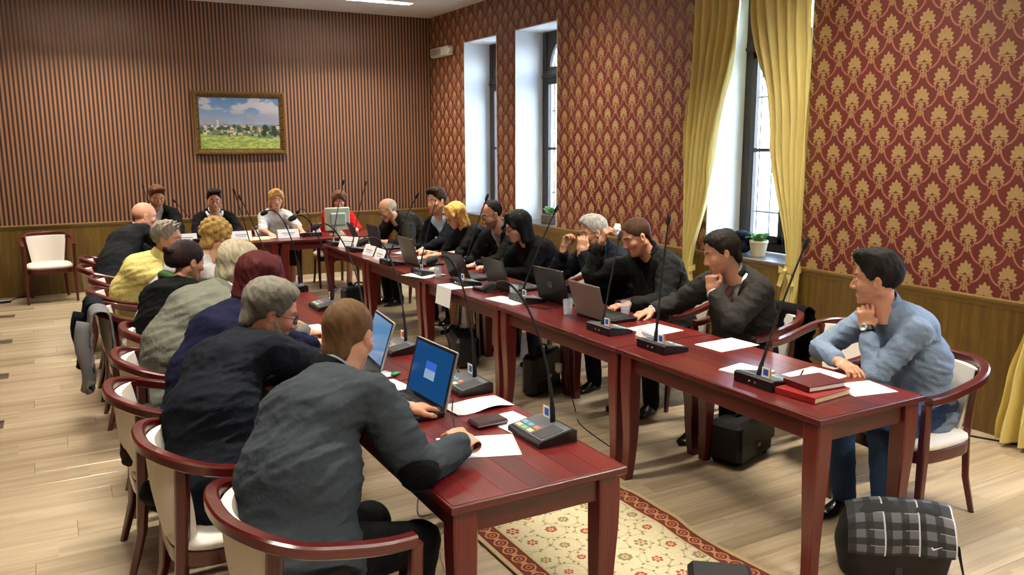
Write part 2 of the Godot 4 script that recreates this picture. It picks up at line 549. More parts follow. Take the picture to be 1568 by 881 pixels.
	for i in 3:
		b = MB.new()
		var r: Array = rails[i]
		b.sweep([r[0], r[1]], [r[2], r[2]], [Vector3.UP, Vector3.UP], prof, [Vector2.ONE, Vector2.ONE])
		struct(b.mesh(), "trim_%d" % (i + 1), M.rail)
	# windows
	for i in WINS.size(): build_window(i)
	# pale yard outside
	b = MB.new(); b.box(Vector3(20.6, -0.35, 7), Vector3(40, 0.3, 60))
	struct(b.mesh(), "ground", mat(Color(0.72, 0.73, 0.72), 0.9))

func build_window(i: int):
	var w: Array = WINS[i]
	var z0: float = w[0]; var z1: float = w[1]
	var mid := (z0 + z1) * 0.5; var half := (z1 - z0) * 0.5 - 0.012
	var X := RECESS
	var fr := MB.new()
	var y0 := RAIL + 0.01; var y1 := WIN_TOP - 0.012
	var yt := 2.74                     # transom
	for s in [-1, 1]: fr.box(Vector3(X, (y0 + y1) * 0.5, mid + s * (half - 0.045)), Vector3(0.07, y1 - y0, 0.09), 0.006)
	fr.box(Vector3(X, y0 + 0.04, mid), Vector3(0.07, 0.08, half * 2), 0.006)
	fr.box(Vector3(X, yt, mid), Vector3(0.08, 0.10, half * 2), 0.008)
	fr.box(Vector3(X - 0.035, yt - 0.02, mid), Vector3(0.03, 0.03, half * 2), 0.006)
	# boarded head with a half-round light
	var R := half - 0.16
	var cy := yt + 0.09
	var K := 20
	for k in K:
		var a0 := PI * k / K; var a1 := PI * (k + 1) / K
		var P0 := Vector2(cos(a0), sin(a0)); var P1 := Vector2(cos(a1), sin(a1))
		var e := func(d: Vector2) -> Vector2:
			var t := minf(half / maxf(absf(d.x), 0.001), (y1 - cy) / maxf(d.y, 0.001))
			return d * t
		var hh := minf(R, y1 - cy - 0.06)
		var q0 := Vector2(P0.x * R, P0.y * hh); var q1 := Vector2(P1.x * R, P1.y * hh)
		var E0: Vector2 = e.call(P0); var E1: Vector2 = e.call(P1)
		var f := func(q: Vector2, x: float) -> Vector3: return Vector3(x, cy + q.y, mid + q.x)
		fr.poly([f.call(q0, X - 0.02), f.call(q1, X - 0.02), f.call(E1, X - 0.02), f.call(E0, X - 0.02)], Vector3(-1, 0, 0))
		fr.poly([f.call(q0, X + 0.02), f.call(q1, X + 0.02), f.call(E1, X + 0.02), f.call(E0, X + 0.02)], Vector3(1, 0, 0))
		fr.poly([f.call(q0, X - 0.02), f.call(q1, X - 0.02), f.call(q1, X + 0.02), f.call(q0, X + 0.02)], f.call(Vector2.ZERO, 0) - f.call(q0, 0))
	fr.box(Vector3(X, cy - 0.02, mid), Vector3(0.04, 0.05, half * 2), 0.004)
	var win := struct(fr.mesh(), "window_%d" % (i + 1), M.frame_brown)
	# two casements with a glazing bar each
	for s in [-1, 1]:
		var c := MB.new()
		var a: float = mid + s * 0.005; var e2: float = mid + s * (half - 0.09)
		var zz0 := minf(a, e2); var zz1 := maxf(a, e2)
		var yy0 := y0 + 0.08; var yy1 := yt - 0.05
		for q in [zz0 + 0.03, zz1 - 0.03]: c.box(Vector3(X - 0.015, (yy0 + yy1) * 0.5, q), Vector3(0.055, yy1 - yy0, 0.06), 0.006)
		for q in [yy0 + 0.035, yy1 - 0.035]: c.box(Vector3(X - 0.015, q, (zz0 + zz1) * 0.5), Vector3(0.055, 0.07, zz1 - zz0), 0.006)
		c.box(Vector3(X - 0.012, 1.82, (zz0 + zz1) * 0.5), Vector3(0.045, 0.035, zz1 - zz0), 0.005)
		var cs := put(c.mesh(), "casement", M.frame_brown, win)
		for q in [[yy0 + 0.07, 1.80], [1.84, yy1 - 0.07]]:
			var g := MB.new(); g.box(Vector3(X, (q[0] + q[1]) * 0.5, (zz0 + zz1) * 0.5), Vector3(0.006, q[1] - q[0], zz1 - zz0 - 0.12))
			put(g.mesh(), "pane", M.glass, cs)
		if s == 1:
			var h := MB.new(); h.box(Vector3(X - 0.06, 1.62, zz0 + 0.03), Vector3(0.03, 0.11, 0.016), 0.006)
			put(h.mesh(), "handle", M.metal, cs)
	var g2 := MB.new(); g2.box(Vector3(X, cy + 0.16, mid), Vector3(0.006, 0.34, R * 2))
	put(g2.mesh(), "pane", M.glass, win)
	# iron grille outside
	var gr := MB.new()
	var nb := 7
	for k in nb:
		var zz := z0 + (z1 - z0) * (k + 0.5) / nb
		gr.tube([Vector3(X + 0.12, y0, zz), Vector3(X + 0.12, y1, zz)], 0.007, 6)
	for yy in [1.25, 2.3]: gr.box(Vector3(X + 0.12, yy, mid), Vector3(0.008, 0.018, z1 - z0 + 0.1))
	put(gr.mesh(), "grille", M.frame_brown, win)
	# sill
	var sl := MB.new(); sl.box(Vector3(0.20, RAIL - 0.012, mid), Vector3(0.47, 0.034, (z1 - z0) - 0.002), 0.006)
	put(sl.mesh(), "sill", mat(Color(0.34, 0.33, 0.32), 0.3), win)

# ---------------------------------------------------------------- tables
const TL := 1.408
const TW := 0.69
const XR := -2.57      # inner edge of the window-side row
const XL := -3.555     # inner edge of the left row
const ZN := 9.715      # near end of both rows

func make_table() -> Node3D:
	# long side along z, centred
	var t := thing("conference_table", "", "table")
	var b := MB.new()
	b.box(Vector3(0, TOP - 0.016, 0), Vector3(TW - 0.012, 0.018, TL - 0.014))
	# moulded edge band
	var e := 0.006
	for s in [-1, 1]:
		b.box(Vector3(s * (TW * 0.5 - e), TOP - 0.0145, 0), Vector3(e * 2, 0.027, TL - 0.002), 0.003)
		b.box(Vector3(0, TOP - 0.0145, s * (TL * 0.5 - e - 0.001)), Vector3(TW, 0.027, e * 2), 0.003)
	var top := put(b.mesh(), "tabletop", M.cherry1, t)
	var ns := 7
	var sw := (TW - 0.022) / ns
	for k in ns:
		var q := MB.new()
		q.box(Vector3((k - (ns - 1) * 0.5) * sw, TOP - 0.005, 0), Vector3(sw - 0.0006, 0.010, TL - 0.026), 0.0006, Vector2(k * 0.31, k * 0.17))
		put(q.mesh(), "stave", M["cherry%d" % [0, 2, 0, 1, 2, 0, 2][k]], top)
	# aprons
	for s in [-1, 1]:
		var q := MB.new(); q.box(Vector3(s * (TW * 0.5 - 0.05), TOP - 0.075, 0), Vector3(0.022, 0.092, TL - 0.2), 0.002)
		put(q.mesh(), "apron", M.cherry1, t)
		q = MB.new(); q.box(Vector3(0, TOP - 0.075, s * (TL * 0.5 - 0.05)), Vector3(TW - 0.2, 0.092, 0.022), 0.002)
		put(q.mesh(), "apron", M.cherry1, t)
	# bowed, tapering legs
	for sx in [-1, 1]:
		for sz in [-1, 1]:
			var q := MB.new()
			var P := []; var S := []; var U := []; var sc := []
			for i in 13:
				var f := i / 12.0
				var y := (TOP - 0.028) * (1.0 - f)
				var bow := 0.014 * sin(f * PI * 0.9) * (1.0 - f) * 2.2 - 0.020 * sin(f * PI) + 0.012 * f * f
				P.append(Vector3(sx * (TW * 0.5 - 0.062 + bow), y, sz * (TL * 0.5 - 0.062 + bow)))
				S.append(Vector3.RIGHT); U.append(Vector3.BACK)
				var wd := lerpf(0.088, 0.056, smoothstep(0.1, 0.95, f))
				sc.append(Vector2(wd, wd))
			var c := 0.42
			q.sweep(P, S, U, [Vector2(-0.5, -c), Vector2(-c, -0.5), Vector2(c, -0.5), Vector2(0.5, -c), Vector2(0.5, c), Vector2(c, 0.5), Vector2(-c, 0.5), Vector2(-0.5, c)], sc)
			put(q.mesh(), "leg", M.cherry0, t)
	return t

func build_tables():
	var t := make_table()
	var first := true
	var nth := ["nearest table", "second table from the near end", "middle table", "fourth table from the near end", "farthest table"]
	for side in 2:
		for k in 5:
			var at := Vector3((XR + TW * 0.5) if side == 0 else (XL - TW * 0.5), 0, ZN - TL * (k + 0.5))
			var lb: String = "dark cherry wood table, " + nth[k] + (" of the row along the windows" if side == 0 else " of the row at left")
			if first:
				t.position = at; t.set_meta("label", lb); t.set_meta("group", "cherry conference tables"); first = false
			else: copy_of(t, "conference_table", lb, at, 0)
	copy_of(t, "conference_table", "dark cherry head table below the painting, left of two", Vector3(-3.62, 0, 1.8), PI / 2)
	copy_of(t, "conference_table", "dark cherry head table with the monitor, right of two", Vector3(-2.21, 0, 1.8), PI / 2)

# ---------------------------------------------------------------- chairs
func make_chair() -> Node3D:
	# faces +z, origin on the floor under the middle of the seat
	var t := thing("armchair", "", "chair")
	# horseshoe rail: arms and back in one band
	var P := []; var S := []; var U := []; var sc := []
	var N := 36
	for i in N + 1:
		var f := i / float(N) * 2.0 - 1.0       # -1 left arm end .. 1 right arm end
		var af := absf(f)
		var x: float; var z: float
		if af > 0.62:
			var g := (af - 0.62) / 0.38
			x = signf(f) * lerpf(0.285, 0.272, g); z = lerpf(-0.06, 0.23, g)
		else:
			var a := af / 0.62 * PI * 0.5
			x = signf(f) * 0.285 * pow(sin(a), 0.82); z = -0.06 - 0.235 * pow(cos(a), 0.82)
		var y := lerpf(0.80, 0.685, smoothstep(0.15, 0.98, af))
		P.append(Vector3(x, y, z))
	for i in N + 1:
		var d: Vector3 = (P[mini(i + 1, N)] - P[maxi(i - 1, 0)]).normalized()
		var s := Vector3.UP.cross(d).normalized()
		S.append(s); U.append(d.cross(s).normalized())
		sc.append(Vector2(0.046, 0.042))
	var c := 0.34
	var prof := [Vector2(-0.5, -c), Vector2(-c, -0.5), Vector2(c, -0.5), Vector2(0.5, -c), Vector2(0.5, c), Vector2(c, 0.5), Vector2(-c, 0.5), Vector2(-0.5, c)]
	var b := MB.new(); b.sweep(P, S, U, prof, sc)
	put(b.mesh(), "arm_rail", M.chair_wood, t)
	# front legs run up to the arms
	for s in [-1, 1]:
		var q := MB.new()
		var pp := [Vector3(s * 0.268, 0.67, 0.235), Vector3(s * 0.262, 0.43, 0.225), Vector3(s * 0.262, 0.2, 0.228), Vector3(s * 0.262, 0.0, 0.24)]
		var ws := [Vector2(0.036, 0.04), Vector2(0.042, 0.044), Vector2(0.036, 0.036), Vector2(0.026, 0.026)]
		q.sweep(pp, [Vector3.RIGHT, Vector3.RIGHT, Vector3.RIGHT, Vector3.RIGHT], [Vector3.BACK, Vector3.BACK, Vector3.BACK, Vector3.BACK], prof, ws)
		put(q.mesh(), "front_leg", M.chair_wood, t)
	# back posts lean out above the seat, kick back below it
	for s in [-1, 1]:
		var q := MB.new()
		var pp := [Vector3(s * 0.225, 0.775, -0.185), Vector3(s * 0.205, 0.62, -0.19), Vector3(s * 0.185, 0.42, -0.20), Vector3(s * 0.188, 0.2, -0.22), Vector3(s * 0.20, 0.0, -0.275)]
		var ws := [Vector2(0.026, 0.05), Vector2(0.028, 0.05), Vector2(0.034, 0.05), Vector2(0.032, 0.04), Vector2(0.026, 0.028)]
		var ss := []; var uu := []
		for k in 5:
			ss.append(Vector3(1, 0, s * -0.55).normalized()); uu.append(Vector3(s * 0.55, 0, 1).normalized())
		q.sweep(pp, ss, uu, prof, ws)
		put(q.mesh(), "back_leg", M.chair_wood, t)
	# seat frame and cushion: rounded plan
	var plan := func(k: float, y: float, inset: float) -> Vector3:
		var a := k * TAU
		var cx := cos(a); var sy := sin(a)
		var e := 0.42
		var px := signf(cx) * pow(absf(cx), e) * (0.252 - inset) * (1.0 if sy > 0 else lerpf(1.0, 0.80, -sy))
		var pz := signf(sy) * pow(absf(sy), e) * (0.235 - inset)
		return Vector3(px, y, pz)
	var ring := func(specs: Array) -> Array:
		var rows := []
		for sp in specs:
			var row := []
			for j in 41: row.append(plan.call(1.0 - j / 40.0, sp[0], sp[1]))
			rows.append(row)
		return rows
	b = MB.new(); b.grid(ring.call([[0.355, 0.06], [0.355, 0.002], [0.358, 0.0], [0.412, 0.0], [0.415, 0.002], [0.415, 0.06]]), true)
	put(b.mesh(), "seat_frame", M.chair_wood, t)
	b = MB.new(); b.grid(ring.call([[0.412, 0.01], [0.425, 0.0], [0.445, 0.004], [0.46, 0.03], [0.466, 0.09], [0.468, 0.17], [0.468, 0.23]]), true)
	put(b.mesh(), "seat", M.cream, t)
	# upholstered back shell
	b = MB.new()
	var outer := []; var inner := []
	for i in 13:
		var f := i / 12.0
		var y := lerpf(0.375, 0.778, f)
		var ro := []; var ri := []
		for j in 21:
			var s := j / 10.0 - 1.0
			var wd := lerpf(0.165, 0.218, f)
			var zc := lerpf(-0.215, -0.268, f)
			var bulge := 0.012 * sin(f * PI)
			var z := zc + (0.062 + 0.012 * f) * s * s
			var ed := pow(absf(s), 8.0) * 0.016
			ro.append(Vector3(s * wd, y, z - bulge - 0.012 + ed))
			ri.append(Vector3(s * wd, y, z + 0.026 + bulge - ed))
		outer.append(ro); inner.append(ri)
	b.grid(outer, false, true); b.grid(inner, false, false)
	for e in [0, 12]:
		var r2 := [outer[e], inner[e]]
		b.grid(r2, false, e == 0)
	for e in [0, 20]:
		var c0 := []; var c1 := []
		for i in 13: c0.append(outer[i][e]); c1.append(inner[i][e])
		b.grid([c0, c1], false, e == 20)
	put(b.mesh(), "backrest", M.cream, t)
	return t

# x, z, turn (0 faces +z), label
const CHAIRS := [
	[-5.32, 0.42, 0.05, "empty cream and cherry armchair alone against the back wall"],
	[-4.61, 9.45, 1.62, "cherry armchair of the man in the grey blazer, nearest chair"],
	[-4.75, 8.68, 1.60, "cherry armchair under the bearded man in navy"],
	[-4.81, 7.96, 1.58, "cherry armchair behind the navy jacket, third from the near end of left row"],
	[-4.74, 7.32, 1.57, "cherry armchair under the man in the pale grey suit"],
	[-4.65, 6.62, 1.57, "cherry armchair with a white bag in it, behind the black cardigan"],
	[-4.76, 5.80, 1.57, "cherry armchair draped with the navy and grey coats"],
	[-4.76, 5.08, 1.57, "cherry armchair under the man in the yellow shirt"],
	[-4.72, 4.45, 1.57, "cherry armchair in left row just beyond the yellow shirt"],
	[-4.78, 3.70, 1.57, "cherry armchair under the bald man in left row"],
	[-4.74, 3.04, 1.57, "cherry armchair farthest back in left row"],
	[-1.50, 9.38, -1.62, "cherry armchair of the man in the blue shirt"],
	[-1.30, 8.72, -1.57, "empty cherry armchair between blue shirt and dark suit"],
	[-1.30, 8.05, -1.57, "cherry armchair under the man with the striped tie"],
	[-1.32, 7.29, -1.57, "cherry armchair under the man wiping his brow"],
	[-1.32, 6.66, -1.57, "cherry armchair under the grey haired man lifting his glasses"],
	[-1.34, 5.74, -1.57, "cherry armchair under the woman with black hair and glasses"],
	[-1.34, 5.11, -1.57, "cherry armchair under the bearded man in the dark suit by the windows"],
	[-1.34, 4.48, -1.57, "cherry armchair under the blonde woman in black"],
	[-1.34, 3.85, -1.57, "cherry armchair under the young man in the navy suit"],
	[-1.20, 3.22, -1.57, "empty armchair whose cream back shows behind the olive jacket"],
	[-1.34, 2.58, -1.57, "cherry armchair under the balding man in the olive jacket"],
	[-4.12, 1.05, 0.0, "cherry armchair at the head table under the leftmost man"],
	[-3.47, 1.05, 0.0, "cherry armchair at the head table under the man with the red tie"],
	[-2.73, 1.08, 0.0, "cherry armchair at the head table under the woman in white"],
	[-1.96, 1.08, 0.0, "cherry armchair at the head table under the woman in red"],
]
func build_chairs():
	var c := make_chair()
	for i in CHAIRS.size():
		var s: Array = CHAIRS[i]
		if i == 0:
			c.position = Vector3(s[0], 0, s[1]); c.rotation.y = s[2]
			c.set_meta("label", s[3]); c.set_meta("group", "cherry armchairs")
		else: copy_of(c, "armchair", s[3], Vector3(s[0], 0, s[1]), s[2])

# ---------------------------------------------------------------- smooth distance fields meshed as surface nets
class Field:
	var o: Vector3
	var h: float
	var nx: int
	var ny: int
	var nz: int
	var d: PackedFloat32Array
	var pad := 0.03
	var wob := 0.0
	func _init(mn: Vector3, mx: Vector3, cell: float):
		o = mn; h = cell
		nx = int(ceil((mx.x - mn.x) / cell)) + 2
		ny = int(ceil((mx.y - mn.y) / cell)) + 2
		nz = int(ceil((mx.z - mn.z) / cell)) + 2
		d = PackedFloat32Array(); d.resize(nx * ny * nz); d.fill(1.0)
	func span(lo: Vector3, hi: Vector3) -> Array:
		var a := (lo - o) / h; var b := (hi - o) / h
		return [clampi(int(a.x), 0, nx - 1), clampi(int(b.x) + 1, 0, nx - 1), clampi(int(a.y), 0, ny - 1), clampi(int(b.y) + 1, 0, ny - 1), clampi(int(a.z), 0, nz - 1), clampi(int(b.z) + 1, 0, nz - 1)]
	# tapered capsule, stretched by st along unit axis ax; k = blend width; subtract when sub
	func cap(a: Vector3, b: Vector3, ra: float, rb: float, k: float, ax := Vector3.ZERO, st := 1.0, sub := false):
		var R := maxf(ra, rb) * maxf(1.0, st) + k + pad
		var m := Vector3(R, R, R)
		var s := span(a.min(b) - m, a.max(b) + m)
		var ba := b - a
		var bb := maxf(ba.length_squared(), 1e-9)
		var fl := (1.0 / st - 1.0)
		var flat := absf(fl) > 0.001
		var dr := rb - ra
		for kk in range(s[4], s[5] + 1):
			var pz := o.z + kk * h
			for jj in range(s[2], s[3] + 1):
				var py := o.y + jj * h
				var i0: int = (kk * ny + jj) * nx
				for ii in range(s[0], s[1] + 1):
					var pa := Vector3(o.x + ii * h, py, pz) - a
					var t := clampf(pa.dot(ba) / bb, 0.0, 1.0)
					var q := pa - ba * t
					if flat: q += ax * (q.dot(ax) * fl)
					var e := q.length() - ra - dr * t
					var w := d[i0 + ii]
					if sub:
						e = -e
						var hh := maxf(k - absf(e - w), 0.0)
						d[i0 + ii] = maxf(e, w) + hh * hh / (4.0 * k)
					else:
						var hh := maxf(k - absf(e - w), 0.0)
						d[i0 + ii] = minf(e, w) - hh * hh / (4.0 * k)
	func ell(c: Vector3, r: Vector3, k: float, sub := false, bs := Basis.IDENTITY):
		var R := maxf(r.x, maxf(r.y, r.z)) + k + pad
		var m := Vector3(R, R, R)
		if bs == Basis.IDENTITY: m = r + Vector3(k + pad, k + pad, k + pad)
		var s := span(c - m, c + m)
		var inv := bs.transposed()
		var rot := bs != Basis.IDENTITY
		var r1 := Vector3(1.0 / r.x, 1.0 / r.y, 1.0 / r.z)
		var r2 := r1 * r1
		for kk in range(s[4], s[5] + 1):
			var pz := o.z + kk * h
			for jj in range(s[2], s[3] + 1):
				var py := o.y + jj * h
				var i0: int = (kk * ny + jj) * nx
				for ii in range(s[0], s[1] + 1):
					var p := Vector3(o.x + ii * h, py, pz) - c
					if rot: p = inv * p
					var k0 := (p * r1).length()
					var k1 := maxf((p * r2).length(), 1e-5)
					var e := k0 * (k0 - 1.0) / k1
					var w := d[i0 + ii]
					if sub:
						e = -e
						var hh := maxf(k - absf(e - w), 0.0)
						d[i0 + ii] = maxf(e, w) + hh * hh / (4.0 * k)
					else:
						var hh := maxf(k - absf(e - w), 0.0)
						d[i0 + ii] = minf(e, w) - hh * hh / (4.0 * k)
	func at(p: Vector3) -> float:
		var q := (p - o) / h
		var i := clampi(int(q.x), 0, nx - 2); var j := clampi(int(q.y), 0, ny - 2); var k := clampi(int(q.z), 0, nz - 2)
		var f := q - Vector3(i, j, k)
		var b := (k * ny + j) * nx + i
		var S := nx * ny
		var c00 := lerpf(d[b], d[b + 1], f.x); var c10 := lerpf(d[b + nx], d[b + nx + 1], f.x)
		var c01 := lerpf(d[b + S], d[b + S + 1], f.x); var c11 := lerpf(d[b + S + nx], d[b + S + nx + 1], f.x)
		return lerpf(lerpf(c00, c10, f.y), lerpf(c01, c11, f.y), f.z)
	# march from p along dir until the surface at iso
	func hit(p: Vector3, dir: Vector3, iso: float, far := 0.6) -> Vector3:
		var t := 0.0
		while t < far:
			var e := at(p + dir * t) - iso
			if e < 0.001: break
			t += clampf(e * 0.7, 0.001, 0.03)
		return p + dir * t
	# planes: removed on their front side; wedge: [Transform3D, yb, slope] removed V in front of a chest
	func extract(iso: float, planes: Array = [], wedge: Array = []) -> Array:
		var N := d.size()
		var g := PackedFloat32Array(); g.resize(N)
		var sg := PackedByteArray(); sg.resize(N)
		var clip := planes.size() > 0 or wedge.size() > 0
		var inv := Transform3D.IDENTITY
		if wedge.size() > 0: inv = (wedge[0] as Transform3D).affine_inverse()
		var i := 0
		var lim := 2.0 * h
		for kk in nz:
			for jj in ny:
				for ii in nx:
					var f := d[i] - iso
					if clip and f < lim:
						var p := o + Vector3(ii, jj, kk) * h
						for pl: Plane in planes: f = maxf(f, pl.distance_to(p) + wob * sin(p.x * 170.0 + p.y * 60.0) * cos(p.z * 110.0))
						if wedge.size() > 0:
							var q := inv * p
							var sx: float = wedge[3] if wedge.size() > 3 else 0.0
							f = maxf(f, minf(q.z, ((q.y - wedge[1]) * wedge[2] - absf(q.x - sx)) * 0.85))
					g[i] = f
					if f < 0.0: sg[i] = 1
					i += 1
		var vi := PackedInt32Array(); vi.resize(N); vi.fill(-1)
		var V := PackedVector3Array(); var I := PackedInt32Array()
		var S := nx * ny
		for kk in nz - 1:
			for jj in ny - 1:
				var b := (kk * ny + jj) * nx
				for ii in nx - 1:
					var s := sg[b] + sg[b + 1] + sg[b + nx] + sg[b + nx + 1] + sg[b + S] + sg[b + S + 1] + sg[b + S + nx] + sg[b + S + nx + 1]
					if s != 0 and s != 8:
						var acc := Vector3.ZERO; var cnt := 0
						var g0 := g[b]; var g1 := g[b + 1]; var g2 := g[b + nx]; var g3 := g[b + nx + 1]
						var g4 := g[b + S]; var g5 := g[b + S + 1]; var g6 := g[b + S + nx]; var g7 := g[b + S + nx + 1]
						if (g0 < 0) != (g1 < 0): acc += Vector3(g0 / (g0 - g1), 0, 0); cnt += 1
						if (g2 < 0) != (g3 < 0): acc += Vector3(g2 / (g2 - g3), 1, 0); cnt += 1
						if (g4 < 0) != (g5 < 0): acc += Vector3(g4 / (g4 - g5), 0, 1); cnt += 1
						if (g6 < 0) != (g7 < 0): acc += Vector3(g6 / (g6 - g7), 1, 1); cnt += 1
						if (g0 < 0) != (g2 < 0): acc += Vector3(0, g0 / (g0 - g2), 0); cnt += 1
						if (g1 < 0) != (g3 < 0): acc += Vector3(1, g1 / (g1 - g3), 0); cnt += 1
						if (g4 < 0) != (g6 < 0): acc += Vector3(0, g4 / (g4 - g6), 1); cnt += 1
						if (g5 < 0) != (g7 < 0): acc += Vector3(1, g5 / (g5 - g7), 1); cnt += 1
						if (g0 < 0) != (g4 < 0): acc += Vector3(0, 0, g0 / (g0 - g4)); cnt += 1
						if (g1 < 0) != (g5 < 0): acc += Vector3(1, 0, g1 / (g1 - g5)); cnt += 1
						if (g2 < 0) != (g6 < 0): acc += Vector3(0, 1, g2 / (g2 - g6)); cnt += 1
						if (g3 < 0) != (g7 < 0): acc += Vector3(1, 1, g3 / (g3 - g7)); cnt += 1
						vi[b] = V.size()
						V.append(o + (Vector3(ii, jj, kk) + acc / cnt) * h)
						var in0 := g0 < 0
						if jj > 0 and kk > 0 and in0 != (g1 < 0):
							quad(I, vi[b], vi[b - nx], vi[b - nx - S], vi[b - S], in0)
						if ii > 0 and kk > 0 and in0 != (g2 < 0):
							quad(I, vi[b], vi[b - S], vi[b - S - 1], vi[b - 1], in0)
						if ii > 0 and jj > 0 and in0 != (g4 < 0):
							quad(I, vi[b], vi[b - 1], vi[b - 1 - nx], vi[b - nx], in0)
					b += 1
		return [V, I]
	func quad(I: PackedInt32Array, a: int, b: int, c: int, e: int, inside: bool):
		if a < 0 or b < 0 or c < 0 or e < 0: return
		if inside:
			I.append(a); I.append(c); I.append(b); I.append(a); I.append(e); I.append(c)
		else:
			I.append(a); I.append(b); I.append(c); I.append(a); I.append(c); I.append(e)

static func normals_of(V: PackedVector3Array, I: PackedInt32Array) -> PackedVector3Array:
	var n := PackedVector3Array(); n.resize(V.size())
	for t in range(0, I.size(), 3):
		var a := V[I[t]]; var b := V[I[t + 1]]; var c := V[I[t + 2]]
		var f := (c - a).cross(b - a)
		n[I[t]] += f; n[I[t + 1]] += f; n[I[t + 2]] += f
	for i in n.size(): n[i] = n[i].normalized()
	return n

# joins raw meshes [V, I] or [V, I, colours] into one ArrayMesh
class Join:
	var v := PackedVector3Array()
	var c := PackedColorArray()
	var I := PackedInt32Array()
	func add(raw: Array, xf: Transform3D, col: Color, cols = null):
		var b := v.size()
		v.append_array(xf * (raw[0] as PackedVector3Array))
		var m: int = raw[0].size()
		if cols != null: c.append_array(cols)
		else:
			var cc := PackedColorArray(); cc.resize(m); cc.fill(col); c.append_array(cc)
		var src: PackedInt32Array = raw[1]
		var flip := xf.basis.determinant() < 0
		for t in range(0, src.size(), 3):
			I.append(src[t] + b)
			if flip: I.append(src[t + 2] + b); I.append(src[t + 1] + b)
			else: I.append(src[t + 1] + b); I.append(src[t + 2] + b)

func joined(j: Join, rough := Vector2.ZERO, nz: FastNoiseLite = null, st := Vector3.ONE) -> ArrayMesh:
	var n := normals_of(j.v, j.I)
	if nz != null:
		for i in j.v.size():
			var p := j.v[i]
			var q := (p.rotated(Vector3(0.3, 0.2, 1.0).normalized(), 0.45)) * st
			var a := nz.get_noise_3dv(q)
			j.v[i] = p + n[i] * (rough.x * a)
			if rough.y > 0.0:
				var k := 1.0 + rough.y * a
				j.c[i] = Color(j.c[i].r * k, j.c[i].g * k, j.c[i].b * k)
		n = normals_of(j.v, j.I)
	var am := ArrayMesh.new()
	var A := []; A.resize(Mesh.ARRAY_MAX)
	A[Mesh.ARRAY_VERTEX] = j.v; A[Mesh.ARRAY_NORMAL] = n; A[Mesh.ARRAY_COLOR] = j.c; A[Mesh.ARRAY_INDEX] = j.I
	am.add_surface_from_arrays(Mesh.PRIMITIVE_TRIANGLES, A)
	return am

# ---------------------------------------------------------------- people
var heads := {}
var hairs := {}
var hand_cache := {}

